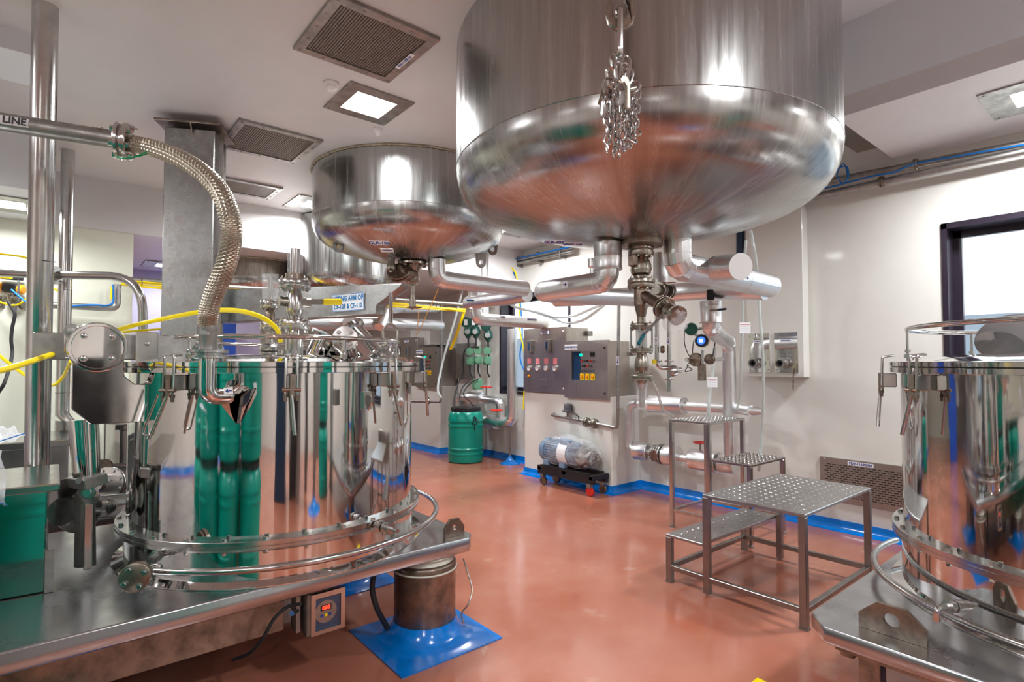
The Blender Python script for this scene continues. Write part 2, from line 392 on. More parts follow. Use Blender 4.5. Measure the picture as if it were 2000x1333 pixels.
# slab over the wall bay further back
slab('ceiling.004', 3.9, 6.3, 3.4, 6.94, CEIL, CEIL+0.15)
# downstand beam closing the main bay, and the short beam top left
struct('trim_4', box(nb(), (0.64, 6.94, 3.0), (6.3, 7.2, 3.52)), 'ceiling')
struct('trim_14', box(nb(), (-6, 5.69, 3.0), (-0.12, 6.94, 3.52)), 'ceiling_face')
struct('trim_5', box(nb(), (-6, 6.94, 3.0), (0.64, 7.2, 3.52)), 'ceiling')
struct('trim_6', box(nb(), (-6, 4.12, 3.4), (-0.11, 4.59, 3.52)), 'ceiling_face')
# right wall with two windows
W1 = (-0.9, 1.30, 1.05, 2.873)
W2 = (5.84, 7.55, 1.12, 2.80)
def wallx(name, segs, m='wall'):
    bm = nb()
    for (y0, y1, z0, z1) in segs: box(bm, (6.0, y0, z0), (6.3, y1, z1))
    return struct(name, bm, m)
wallx('wall_right', [(-5, -0.9, 0, 4.5), (-0.9, 1.3, 0, W1[2]), (-0.9, 1.3, W1[3], 4.5), (1.3, 5.84, 0, 4.5), (5.84, 7.55, 0, W2[2]), (5.84, 7.55, W2[3], 4.5), (7.55, 13, 0, 4.5)])
def window(name, y0, y1, z0, z1):
    bm = nb(); t = 0.07
    # deep dark reveal
    box(bm, (5.985, y0, z1-0.05), (6.27, y1, z1)); box(bm, (5.985, y0, z0), (6.27, y1, z0+0.05))
    box(bm, (5.985, y0, z0), (6.27, y0+0.04, z1)); box(bm, (5.985, y1-0.04, z0), (6.27, y1, z1))
    fr = struct(name, bm, 'window_frame')
    bm = nb()
    for a, b in (((y0+0.04, z0+0.05), (y1-0.04, z0+0.11)), ((y0+0.04, z1-0.11), (y1-0.04, z1-0.05)), ((y0+0.04, z0+0.05), (y0+0.1, z1-0.05)), ((y1-0.1, z0+0.05), (y1-0.04, z1-0.05))):
        box(bm, (6.2, a[0], a[1]), (6.25, b[0], b[1]))
    obj('sash', bm, 'window_frame', fr)
    obj('pane', box(nb(), (6.22, y0+0.08, z0+0.09), (6.226, y1-0.08, z1-0.09)), 'window_glass', fr)
    return fr
window('window_1', *W1); window('window_2', *W2)
# outside: a low parapet beyond the glass
struct('trim_7', box(nb(), (9.0, -8, 0), (9.3, 16, 2.26)), 'parapet')
# masonry blocks under the panels
def block(name, y0, y1, z=1.22):
    b = box(nb(), (5.43, y0, 0), (6.0, y1, z)); bevel(b, 0.012); return struct(name, b, 'wall')
block('trim_8', 4.57, 6.25); block('trim_9', 8.59, 10.4)
# boxed-out wall duct
struct('trim_10', bevel(box(nb(), (5.87, 2.42, 1.5), (6.0, 3.02, 4.4)), 0.006), 'wall')
# pilasters further back
struct('trim_11', box(nb(), (5.8, 7.95, 0), (6.0, 8.55, 3.5)), 'wall')
struct('trim_12', box(nb(), (5.55, 9.15, 2.0), (6.0, 9.9, 2.45)), 'wall')
# other walls
struct('wall_back', box(nb(), (-6, 6.95, 0), (0.62, 7.15, 3.0)), 'wall_cream')
struct('wall_far', box(nb(), (-6, 12.9, 0), (6.3, 13.1, 3.2)), 'wall_cream')
struct('wall_front', box(nb(), (-6, -5.2, 0), (6.3, -5, 4.6)), 'wall')
struct('wall_left', box(nb(), (-6.2, -5.2, 0), (-6, 13, 4.6)), 'wall')
struct('trim_13', box(nb(), (0.4, 9.6, 1.5), (2.6, 9.8, 3.0)), 'lavender_wall')
# coved blue skirting: profile swept along wall runs
def cove(name, pts, side):
    """pts floor polyline along wall foot; side=+1 puts the cove on the left of travel"""
    pr = [(0, 0.1), (0.008, 0.1), (0.01, 0.05), (0.022, 0.024), (0.045, 0.008), (0.075, 0.002), (0.075, 0), (0, 0)]
    pts = [V((*p, 0)) for p in pts]; rows = []; bm = nb()
    for i, p in enumerate(pts):
        d1 = (pts[i]-pts[i-1]).normalized() if i else None; d2 = (pts[i+1]-pts[i]).normalized() if i < len(pts)-1 else None
        n1 = V((-d1.y, d1.x, 0))*side if d1 else None; n2 = V((-d2.y, d2.x, 0))*side if d2 else None
        n = (n1+n2) if (n1 and n2) else (n1 or n2)
        if n1 and n2: n = n/(1+n1.dot(n2))
        rows.append([bm.verts.new(p+n*a+V((0, 0, b))) for a, b in pr])
    for a, b in zip(rows, rows[1:]):
        for k in range(len(pr)): quad(bm, [a[k], a[(k+1) % len(pr)], b[(k+1) % len(pr)], b[k]])
    quad(bm, rows[0]); quad(bm, rows[-1][::-1])
    return struct(name, bm, 'blue_epoxy')
cove('baseboard_right', [(6, -5), (6, 4.57), (5.43, 4.57), (5.43, 6.25), (6, 6.25), (6, 7.95), (5.8, 7.95), (5.8, 8.55), (5.8, 8.59), (5.43, 8.59), (5.43, 10.4), (6, 10.4), (6, 12.9)], 1)
cove('baseboard_back', [(0.62, 6.95), (-6, 6.95)], 1)
cove('baseboard_left', [(-6, 12.9), (-6, -5)], 1)
# ---------------------------------------------------------------- ceiling fixtures
LL = ['square recessed ceiling downlight with bright lamp between grille and small round tank', 'recessed ceiling light near the right wall above black framed window',
      'recessed ceiling light at far left above cream wall']
fw = [(0.24, 0.42), (0.24, 0.42)]
for i, (x, y) in enumerate(LIGHTS):
    zz = 3.0 if (x, y) in LOW else CEIL
    if i < 3: t = thing('ceiling_light', LL[i], 'ceiling light', (x, y, zz))
    elif i == 9: t = thing('ceiling_light', 'small recessed ceiling light peeking out left of the round tank labelled GLR', 'ceiling light', (x, y, zz))
    elif i in (10, 12, 13, 14): t = thing('ceiling_light', {10: 'ceiling light hidden behind the biggest tank, above the near control panels', 12: 'rearmost ceiling light in the far bay, hidden behind the tanks', 13: 'ceiling light in the far bay behind the GLR-106 tank', 14: 'added ceiling light brightening the lavender rear bay just left of the steel column'}[i], 'ceiling light', (x, y, zz))
    else: t = thing('ceiling_light', 'recessed square ceiling light outside the picture, seen only in reflections', 'ceiling light', (x, y, zz), 'ceiling lights seen only in reflections')
    h = 0.3 if i != 0 else 0.24; g = 0.15
    bm = nb()
    for a in ((-h, -h, h, -g), (-h, g, h, h), (-h, -g, -g, g), (g, -g, h, g)): box(bm, (x+a[0], y+a[1], zz-0.012), (x+a[2], y+a[3], zz-0.001))
    obj('frame', bm, 'dull_steel', t)
    obj('diffuser', box(nb(), (x-g, y-g, zz-0.006), (x+g, y+g, zz-0.002)), 'diffuser', t)
    bm = nb()
    for sx in (-1, 1):
        for sy in (-1, 1): lathe(bm, [(0.008, 0), (0.006, 0.005)], (x+sx*(h-0.03), y+sy*(h-0.03), zz-0.012), (0, 0, -1), 8)
    stuff(obj('screws', bm, 'dull_steel', t))
def ceil_grille(x0, x1, y0, y1, z, label):
    t = thing('ceiling_grille', label, 'air vent', ((x0+x1)/2, (y0+y1)/2, z)); b = 0.055
    bm = nb()
    for a in ((x0, y0, x1, y0+b), (x0, y1-b, x1, y1), (x0, y0+b, x0+b, y1-b), (x1-b, y0+b, x1, y1-b)): box(bm, (a[0], a[1], z-0.02), (a[2], a[3], z))
    obj('frame', bm, 'dull_steel', t)
    obj('backing', box(nb(), (x0+b, y0+b, z-0.004), (x1-b, y1-b, z-0.001)), 'black', t)
    bm = nb(); n = 34
    for k in range(n+1):
        xx = x0+b+(x1-x0-2*b)*k/n; bar(bm, (xx, y0+b, z-0.012), (xx, y1-b, z-0.012), 0.0075, 0.004)
        yy = y0+b+(y1-y0-2*b)*k/n; bar(bm, (x0+b, yy, z-0.010), (x1-b, yy, z-0.010), 0.0075, 0.004)
    stuff(obj('mesh', bm, 'grille_mesh', t))
    bm = nb()
    for k in range(5):
        for (px_, py_) in ((x0+0.03+(x1-x0-0.06)*k/4, y0+0.027), (x0+0.03+(x1-x0-0.06)*k/4, y1-0.027), (x0+0.027, y0+0.03+(y1-y0-0.06)*k/4), (x1-0.027, y0+0.03+(y1-y0-0.06)*k/4)):
            lathe(bm, [(0.008, 0), (0.005, 0.005)], (px_, py_, z-0.02), (0, 0, -1), 8)
    stuff(obj('screws', bm, 'dull_steel', t))
ceil_grille(1.05, 1.67, 2.66, 3.29, CEIL, 'large perforated square ceiling grille nearest the camera')
nlab_ = bpy.data.objects['ceiling_grille']
xx_ = obj('label_plate', lay(nb(), (1.62, 2.98, CEIL-0.0205), (0, -1, 0), (0, 0, -1), 0.2, 0.03), 'label_white', nlab_)
text('lettering', 'FDV-1169R-01', (1.62, 2.98, CEIL-0.0235), (0, -1, 0), (0, 0, -1), 0.028, 'ink_blue', nlab_, 0.0006, 0.9)
ceil_grille(1.05, 1.70, 4.52, 5.22, CEIL, 'perforated ceiling grille right of the steel column, second from camera')
ceil_grille(1.25, 1.85, 6.05, 6.55, CEIL, 'perforated ceiling grille furthest back beside the steel column')
ceil_grille(-1.0, -0.52, 4.2, 4.75, CEIL, 'ceiling grille at the left edge of the picture behind the pole')
def detector(c, label, r=0.05):
    t = thing('smoke_detector', label, 'smoke detector', c)
    obj('base', lathe(nb(), [(r, 0), (r, -0.012), (r*0.9, -0.02)], c, (0, 0, 1), 24), 'white_plastic', t)
    obj('dome', lathe(nb(), [(r*0.75, -0.02), (r*0.75, -0.035), (r*0.5, -0.05), (0, -0.052)], c, (0, 0, 1), 24), 'white_plastic', t)
detector((1.391,3.567,3.518), 'white round smoke detector between grille and bright ceiling light')
detector((1.956,4.033,3.518), 'small flat sprinkler disc on ceiling above the round tank labelled GLR', 0.035)
# wall return grille with slots
t = thing('wall_grille', 'slotted steel return air grille low on right wall behind step table', 'air vent', (5.985, 1.7, 0.28))
obj('plate', bevel(box(nb(), (5.978, 1.02, 0.28), (5.999, 2.33, 0.705)), 0.003), 'panel_steel', t)
bm = nb(); random.seed(3)
for r_ in range(15):
    zz = 0.335+r_*0.0215
    for k in range(24):
        yy = 1.09+k*0.0495+(0.024 if r_ % 2 else 0)
        box(bm, (5.9765, yy, zz), (5.979, yy+0.036, zz+0.008))
stuff(obj('slots', bm, 'black', t))
bm = nb()
for yy in (1.06, 1.5, 1.9, 2.29):
    for zz in (0.3, 0.685): lathe(bm, [(0.009, 0), (0.006, 0.005)], (5.978, yy, zz), (-1, 0, 0), 8)
stuff(obj('screws', bm, 'cladding', t))
c = (5.9765, 1.965, 0.672); pl = obj('label_plate', lay(nb(), c, (0, -1, 0), (-1, 0, 0), 0.22, 0.036), 'label_white', t)
text('lettering', 'FDV-1169R-04', (5.9735, 1.965, 0.672), (0, -1, 0), (-1, 0, 0), 0.034, 'ink_blue', t, 0.0008, 0.95)
# ================================================================ hanging tanks
def dish_prof(R, zb, zk, n=12):
    """torispherical bottom: lowest point zb, knuckle start zk"""
    kr = (zk-zb)*0.62; out = [(0.0, zb)]; h = zk-zb
    # crown arc up to the knuckle
    xr = R-kr*0.72
    for k in range(1, n+1):
        x = xr*k/n; out.append((x, zb+(h*0.40)*(x/xr)**2))
    z0 = out[-1][1]; x0 = xr
    for k in range(1, 11):
        t = k/10; # quadratic bezier to the vertical wall
        cx_, cz = R*1.0, z0+(R-x0)*2*(h*0.40)/xr
        out.append(((1-t)**2*x0+2*t*(1-t)*cx_+t*t*R, (1-t)**2*z0+2*t*(1-t)*cz+t*t*zk))
    return out
def tank(name, cx, cy, R, zb, zk, ztop, label, m='tank', cut=True):
    t = thing(name, label, 'tank', (cx, cy, zb))
    obj('dished_bottom', lathe(nb(), dish_prof(R, zb, zk), (cx, cy, 0), seg=96, cap=False), 'dish', t, 40)
    obj('shell', lathe(nb(), [(R, zk), (R, ztop)], (cx, cy, 0), seg=96, cap=False), m, t, 40)
    return t
T1 = tank('hanging_tank', 2.718, 2.086, 1.093, 2.385, 2.80, 4.228, 'huge brushed steel tank with dished bottom hanging nearest the camera')
T2 = tank('hanging_tank', 2.775, 4.966, 0.949, 2.66, 3.03, CEIL-0.002, 'mid-size round steel tank labelled GLR-106 hanging behind the biggest tank')
T3 = tank('hanging_tank', 2.93, 7.12, 0.623, 2.52, 2.77, 3.5, 'small bright steel tank partly hidden behind the GLR-106 tank')
T4 = tank('hanging_tank', 2.1, 8.25, 0.8, 2.5, 2.75, 2.995, 'dirty brownish steel tank far back, left of the small bright tank', 'tank_dark')
# rough sealant ring where the tanks enter the ceiling
for T, cx, cy, R, z in ((T2, 2.775, 4.966, 0.949, CEIL), (T4, 2.1, 8.25, 0.8, 3.0)):
    bm = nb(); pts = [V((cx+(R+0.006+0.004*random.random())*math.cos(a), cy+(R+0.006+0.004*random.random())*math.sin(a), z-0.006-0.006*random.random())) for a in [2*PI*k/90 for k in range(90)]]
    obj('sealant_ring', tube(bm, pts, 0.009, 6, closed=True), 'caulk', T)
# weld seam between shell and bottom
obj('weld_seam', torus(nb(), (2.718, 2.086, 2.80), 1.0935, 0.0022, seg=96, s2=6), 'tank', T1)
obj('weld_seam', torus(nb(), (2.775, 4.966, 3.03), 0.9495, 0.0022, seg=96, s2=6), 'tank', T2)
# lugs under tank 2
def lug(parent, c, out, w_=0.1, h=0.13, t_=0.02, m='dull_steel'):
    c = V(c); o = V(out).normalized(); s = V((-o.y, o.x, 0)).normalized()
    up = V((0, 0, 1)); pts = []
    pts += [c-s*w_/2*1.15+up*h*0.5, c+s*w_/2*1.15+up*h*0.5]
    for k in range(9):
        a = PI*k/8; pts.append(c+s*math.cos(a)*w_/2-up*(h*0.25+math.sin(a)*w_/2))
    b_ = plate_hole(nb(), pts, c-up*h*0.2, w_*0.22, o*t_)
    return obj('lug', b_, m, parent)
for a_ in (-125, 125, 35):
    pass
import mathutils
def lug_at(T, cx, cy, R, z, ang, outang, **k): 
    a = math.radians(ang); b_ = math.radians(outang)
    lug(T, (cx+R*math.cos(a), cy+R*math.sin(a), z), (math.cos(b_), math.sin(b_), 0), **k)
lc = (2.099,5.146,2.802); lug(T2, lc, (-0.75, -0.66, 0), 0.105, 0.14)
lc = (3.247,4.388,2.671); lug(T2, lc, (-0.75, -0.66, 0), 0.10, 0.13)
lc = (3.520,4.551,2.857); lug(T2, lc, (-0.75, -0.66, 0), 0.10, 0.13)
# text plates on the dish of tank 2
def dish_plate(T, px_c, u, n, w_, h, s, size, m='label_white'):
    o = obj('label_plate', lay(nb(), px_c, u, n, w_, h, 0.002), m, T)
    c = V(px_c)+V(n).normalized()*0.003
    text('lettering', s, c, u, n, size, 'ink_blue', o, 0.0012)
nn = (-0.32, -0.42, -0.86); uu = (0.80, -0.60, 0.0)
uu = V(uu); uu = (uu - V(nn)*uu.dot(V(nn))/V(nn).length_squared).normalized()
dish_plate(T2, (2.200,4.490,2.711), uu, nn, 0.17, 0.052, 'GLR-106', 0.05)
dish_plate(T2, (2.281,4.501,2.659), uu, nn, 0.115, 0.05, 'C.S.V:200.00', 0.016)
dish_plate(T1, (2.009,2.075,2.284), uu, nn, 0.10, 0.03, 'GLR-103', 0.028)
dish_plate(T1, (2.142,2.069,2.291), uu, nn, 0.10, 0.024, 'CAPACITY : 6.3 KL', 0.013)

# ================================================================ clad (insulated) pipework
def clad(name, label, pts, r, rad=None, n=3, m='cladding', cat='pipe', seams=True, seg=28, group=None, arrows=None, caps=True):
    t = thing(name, label, cat, pts[0], group)
    path = fillet(pts, rad if rad is not None else r*1.6, n)
    o = obj('cladding', tube(nb(), path, r, seg), m, t, 12 if n <= 4 else 35)
    if seams:
        bm = nb()
        for i in range(1, len(path)-1):
            d = (path[i+1]-path[i-1]).normalized(); L_ = (path[i+1]-path[i-1]).length
            lathe(bm, [(r*0.99, -0.004), (r*1.018, -0.003), (r*1.018, 0.003), (r*0.99, 0.004)], path[i], d, seg, cap=False)
        for i in range(len(path)-1):
            a, b_ = path[i], path[i+1]; L_ = (b_-a).length; k = int(L_/0.5)
            for j in range(1, k+1): lathe(bm, [(r*0.99, -0.004), (r*1.015, -0.003), (r*1.015, 0.003), (r*0.99, 0.004)], a+(b_-a)*j/(k+1), (b_-a), seg, cap=False)
        stuff(obj('seam_bands', bm, m, t, 12))
    return t
# tank 1, right: nozzle, elbow, long run to the right, then back toward the far bay
n1 = (2.941,1.951,2.404)
pa = clad('insulated_pipe', 'thick silver clad pipe elbowing down right from the biggest tank then running right', [n1, (n1[0], n1[1], 2.245), (3.3, n1[1], 2.245), (4.17, n1[1]+0.02, 2.235)], 0.088, 0.12, 3)
obj('nozzle_neck', cyl(nb(), (n1[0], n1[1], 2.38), (n1[0], n1[1], 2.56), 0.045, seg=24), 'dull_steel', pa)
obj('collar_ring', lathe(nb(), [(0.05, 0), (0.13, 0), (0.13, 0.004), (0.05, 0.004)], (n1[0]+0.02, n1[1], 2.445), (0.0, 0.0, 1), 32), 'dish', pa)
e1 = V((4.17, n1[1]+0.02, 2.235))
lathe_b = lathe(nb(), [(0.088, -0.02), (0.09, 0), (0.085, 0.03), (0.06, 0.055), (0, 0.065)], e1, (1, 0, 0), 28)
obj('end_cap', lathe_b, 'cladding', pa)
# stub branch with flat white end on the run
sb = V((3.42, n1[1]-0.03, 2.25)); dirb = V((0.62, -0.55, 0.10)).normalized()
sb0 = V((3.215,1.828,2.246)); sb1 = V((3.125,1.642,2.221))
st = thing('insulated_stub', 'short capped silver stub with flat white end on thick clad pipe', 'pipe stub', sb0)
obj('cladding', cyl(nb(), sb0, sb1, 0.078, seg=32), 'cladding', st)
dd = (sb1-sb0).normalized(); obj('end_plate', cyl(nb(), sb1, sb1+dd*0.004, 0.08, seg=32), 'white_board', st)
obj('saddle', lathe(nb(), [(0.05, -0.05), (0.08, -0.03), (0.079, 0.02)], sb0, dd, 28), 'cladding', st)
bm = nb()
for k in (0.3, 0.8): lathe(bm, [(0.078, -0.003), (0.0795, 0), (0.078, 0.003)], sb0+dd*0.12*k, dd, 32, cap=False)
stuff(obj('seam_bands', bm, 'cladding', st))
# arrow label on the run
def arrow_label(parent, c, u, n, L=0.09, h=0.05):
    o = obj('arrow_label', lay(nb(), c, u, n, L, h, 0.0015), 'label_white', parent)
    c2 = V(c)+V(n).normalized()*0.0016
    obj('arrow', arrow(nb(), c2, u, n, L*0.75, h*0.3), 'ink_blue', o)
arrow_label(pa, (3.646,1.873,2.233), (1, 0, 0), (0, -1, -0.1), 0.075, 0.04)
# run B: back toward the far bay
pb = clad('insulated_pipe', 'silver clad return pipe running back under the thick elbowed pipe', [(4.12, 1.97, 2.20), (4.15, 2.4, 2.25), (4.15, 3.2, 2.275), (4.15, 4.25, 2.33)], 0.078, 0.1, 3)
# tank 1, left nozzle: drum, elbow, run toward far bay
n2 = V((2.590,2.204,2.366))
pc = clad('insulated_pipe', 'silver clad pipe with arrow label bending left from drum under the biggest tank', [(n2.x, n2.y, 2.30), (n2.x, n2.y, 2.145), (2.587, 2.80, 2.145), (2.75, 2.84, 2.145), (4.08, 2.86, 2.2)], 0.068, [0.1, 0.07, 0.05], 5)
obj('drum', lathe(nb(), [(0.02, 0), (0.086, 0), (0.088, 0.006), (0.086, 0.012), (0.086, 0.075), (0.088, 0.08), (0.086, 0.085), (0.086, 0.165), (0.03, 0.17)], (n2.x, n2.y, 2.215), (0, 0, 1), 36), 'cladding', pc)
obj('nozzle_neck', cyl(nb(), (n2.x, n2.y, 2.37), (n2.x, n2.y, 2.50), 0.06, seg=24), 'rusty_steel', pc)
arrow_label(pc, (2.494,2.478,2.148), (-0.1, -1, 0), (-1, 0.1, -0.1), 0.055, 0.04)
bm = nb(); bx_ = V((2.708,2.431,2.351)); lathe(bm, [(0.035, 0), (0.035, 0.05), (0.022, 0.06), (0.022, 0.22)], (bx_.x, bx_.y, 2.33), (0, 0, -1), 16)
obj('side_fitting', bm, 'cladding', pc)
# insulated valve drum under run B, down pipe on the right wall
vc = V((4.078,2.398,2.059))
pv = clad('insulated_pipe', 'silver clad down pipe in front of right wall with jacketed valve and blue handle', [(vc.x, vc.y, vc.z+0.02), (vc.x, vc.y, 1.93), (4.55, 2.62, 1.90), (5.55, 3.06, 1.87), (5.6, 3.08, 0.56)], 0.07, [0.08, 0.12, 0.12], 5)
obj('valve_jacket', lathe(nb(), [(0.02, -0.005), (0.088, 0), (0.090, 0.006), (0.088, 0.012), (0.088, 0.13), (0.0895, 0.135), (0.088, 0.14), (0.088, 0.178), (0.02, 0.18)], (vc.x, vc.y, vc.z-0.09), (0, 0, 1), 32), 'cladding', pv)
obj('stem', cyl(nb(), (vc.x, vc.y, vc.z+0.08), (vc.x, vc.y, 2.24), 0.03, seg=16), 'black', pv)
ha = V((3.971,2.344,2.061)); hb_ = V((4.036,2.238,2.070))
h_ = obj('valve_lever', bar(nb(), ha, V((4.002,2.292,2.064)), 0.022, 0.01), 'rusty_steel', pv)
obj('grip', bevel(bar(nb(), V((3.996,2.297,2.064)), hb_, 0.02, 0.018), 0.005), 'navy', h_)
# lower clad runs low on the right wall (X = 5.6)
lowx = 5.6; yL = 4.42
pd_ = clad('insulated_pipe', 'low silver clad pipe loop at block corner with upper jacket drum', [(lowx-0.12, 2.78, 1.16), (lowx, 3.0, 1.16), (lowx, yL, 1.14), (lowx, yL, 0.58), (lowx, yL-0.12, 0.57)], 0.055, [0.1, 0.1, 0.1], 4)
obj('valve_jacket', lathe(nb(), [(0.06, -0.01), (0.1, 0), (0.105, 0.01), (0.1, 0.02), (0.1, 0.47), (0.105, 0.48), (0.06, 0.5)], (lowx, 3.63, 1.15), (0, 1, 0), 32), 'cladding', pd_)
bm = nb(); lathe(bm, [(0.055, 0), (0.03, 0.14), (0.0, 0.15)], (lowx-0.1, 2.8, 1.16), (-0.2, -1, 0), 20); obj('tapered_end', bm, 'cladding', pd_)
pe = clad('insulated_pipe', 'lowest silver clad pipe with flanged joints and red handwheel valve', [(lowx, 4.33, 0.57), (lowx, 3.14, 0.54), (lowx, 3.08, 0.54)], 0.042, 0.05, 3, seams=False)
def yy_at(px_): return px_
for (y0, y1, r_) in ((4.12, 4.33, 0.11), (3.73, 3.90, 0.12), (3.22, 3.55, 0.115), (3.02, 3.20, 0.095)):
    obj('jacket', lathe(nb(), [(0.05, 0), (r_, 0), (r_+0.003, 0.006), (r_, 0.012), (r_, y1-y0-0.012), (r_+0.003, y1-y0-0.006), (r_, y1-y0), (0.05, y1-y0)], (lowx, y0, 0.56), (0, 1, 0), 28), 'cladding', pe)
bm = nb(); flange_bm(bm, (lowx, 4.03, 0.56), (0, 1, 0), 0.1, 0.05, 0.025, 0.01, 6); obj('flange', bm, 'dull_steel', pe)
bm = nb(); flange_bm(bm, (lowx, 3.95, 0.56), (0, 1, 0), 0.12, 0.05, 0.02, 0.01, 6); obj('flange', bm, 'dull_steel', pe)
bm = nb(); lathe(bm, [(0.04, 0), (0.05, 0.02), (0.06, 0.08), (0.05, 0.1)], (lowx-0.02, 3.98, 0.56), (-1, 0, 0), 18); obj('strainer_bonnet', bm, 'rusty_steel', pe)
def handwheel(parent, c, R=0.06, m='red_paint', axis=(0, 0, 1), stem=0.08):
    c = V(c); a = V(axis).normalized(); bm = nb()
    torus(bm, c, R, R*0.14, a, seg=28, s2=8); F = frame(a)
    for k in range(4):
        d = F @ V((math.cos(k*PI/2+0.4), math.sin(k*PI/2+0.4), 0)); cyl(bm, c, c+d*R, R*0.11, seg=8)
    lathe(bm, [(R*0.22, -R*0.15), (R*0.22, R*0.2)], c, a, 12)
    o = obj('handwheel', bm, m, parent)
    obj('stem', cyl(nb(), c-a*stem, c, R*0.16, seg=10), 'dull_steel', parent)
handwheel(pe, (lowx-0.03, 3.42, 0.76), 0.07, stem=0.12)
# tank 2 pipework (same layout, one bay back)
m1 = (2.933,4.713,2.680)
pf = clad('insulated_pipe', 'silver clad pipe bending right from the small nozzle under the GLR-106 tank', [m1, (m1[0], m1[1], 2.49), (3.2, m1[1], 2.485), (4.08, m1[1], 2.49)], 0.088, 0.13, 3)
obj('nozzle_neck', cyl(nb(), (m1[0], m1[1], 2.66), (m1[0], m1[1], 2.76), 0.035, seg=20), 'dull_steel', pf)
obj('end_cap', lathe(nb(), [(0.088, -0.02), (0.09, 0), (0.085, 0.03), (0.06, 0.055), (0, 0.065)], (4.08, m1[1], 2.49), (1, 0, 0), 28), 'cladding', pf)
obj('collar_ring', lathe(nb(), [(0.05, 0), (0.14, 0), (0.14, 0.004), (0.05, 0.004)], (m1[0], m1[1], 2.715), (0, 0, 1), 32), 'dish', pf)
clad('insulated_pipe', 'silver clad pipe running back beneath the pipe from the GLR-106 tank', [(4.14, 4.72, 2.43), (4.15, 5.0, 2.42), (4.15, 5.9, 2.43)], 0.085, 0.1, 3)
clad('insulated_pipe', 'plain silver clad vertical pipe rising behind the GLR-106 pipe run', [(5.2, 6.98, 2.3), (5.2, 6.98, 3.4)], 0.09, 0.1, 3)
v2 = V((4.204,5.803,2.454))
pg = clad('insulated_pipe', 'silver clad pipe labelled with blue arrow under valve with blue lever', [(v2.x, v2.y, v2.z), (v2.x, v2.y, 2.22), (v2.x+0.2, v2.y, 2.215), (5.42, v2.y, 2.215)], 0.08, 0.1, 3)
obj('valve_jacket', lathe(nb(), [(0.02, -0.005), (0.1, 0), (0.103, 0.006), (0.1, 0.012), (0.1, 0.22), (0.103, 0.225), (0.1, 0.23), (0.02, 0.235)], (v2.x, v2.y, v2.z-0.115), (0, 0, 1), 32), 'cladding', pg)
a1, a2 = V((3.997,5.715,2.438)), V((4.061,5.661,2.438)); obj('grip', bevel(bar(nb(), a1, a2, 0.025, 0.02), 0.006), 'blue_handle', pg)
a3 = V((4.149,5.628,2.409)); obj('valve_lever', bar(nb(), a2, a3, 0.02, 0.01), 'black', pg)
obj('end_cap', lathe(nb(), [(0.08, -0.02), (0.082, 0), (0.075, 0.035), (0.05, 0.06), (0, 0.07)], (5.42, v2.y, 2.215), (1, 0, 0), 28), 'cladding', pg)
arrow_label(pg, (4.506,5.617,2.245), (1, 0, 0), (0, -1, 0), 0.09, 0.045)
lp = obj('label_plate', lay(nb(), (4.967,5.560,2.231), (1, 0, 0), (0, -1, 0.02), 0.17, 0.04, 0.0015), 'label_white', pg)
text('lettering', 'STEAM LINE OF GLR-106', (4.963,5.556,2.231), (1, 0, 0), (0, -1, 0), 0.02, 'ink_blue', lp, 0.0006, 0.75)
# vertical wall riser and the valve loop above the green drum
pr_ = clad('insulated_pipe', 'tall silver clad riser pipe beside the dark window frame, bending at the bottom', [(5.75, 6.92, 2.2), (5.75, 6.92, 0.70), (5.75, 7.25, 0.64), (5.75, 7.5, 0.66)], 0.085, [0.16, 0.1], 4)
ly = 7.35
pl_ = clad('insulated_pipe', 'silver clad pipe loop with two red handwheels behind the green drum', [(5.72, 8.45, 0.78), (5.72, 8.45, 1.03), (5.80, 7.30, 1.0), (5.80, 7.26, 0.62), (5.80, 7.9, 0.64)], 0.075, [0.14, 0.12, 0.1], 4)
obj('valve_jacket', lathe(nb(), [(0.06, -0.01), (0.115, 0), (0.118, 0.01), (0.115, 0.02), (0.115, 0.40), (0.118, 0.41), (0.06, 0.43)], (5.79, 7.75, 1.02), (0, 1, 0), 32), 'cladding', pl_)
obj('valve_jacket', lathe(nb(), [(0.06, -0.01), (0.12, 0), (0.123, 0.01), (0.12, 0.02), (0.12, 0.40), (0.123, 0.41), (0.06, 0.43)], (5.80, 7.38, 0.64), (0, 1, 0), 32), 'cladding', pl_)
handwheel(pl_, (5.278,6.991,1.261), 0.085, stem=0.12); handwheel(pl_, (5.217,6.651,0.924), 0.085, stem=0.1)
# slim drain pipe dropping to a blue cone on the floor
dp = V((5.780,7.014,0.000))
t = thing('drain_pipe', 'thin steel drain pipe ending in a blue floor cone right of green drum', 'pipe', (dp.x, dp.y, 0))
obj('pipe', cyl(nb(), (dp.x, dp.y, 0.05), (dp.x, dp.y, 0.62), 0.018, seg=12), 'dull_steel', t)
obj('blue_cone', lathe(nb(), [(0.17, 0), (0.165, 0.01), (0.10, 0.03), (0.05, 0.07), (0.022, 0.12)], (dp.x, dp.y, 0), (0, 0, 1), 28), 'blue_epoxy', t)
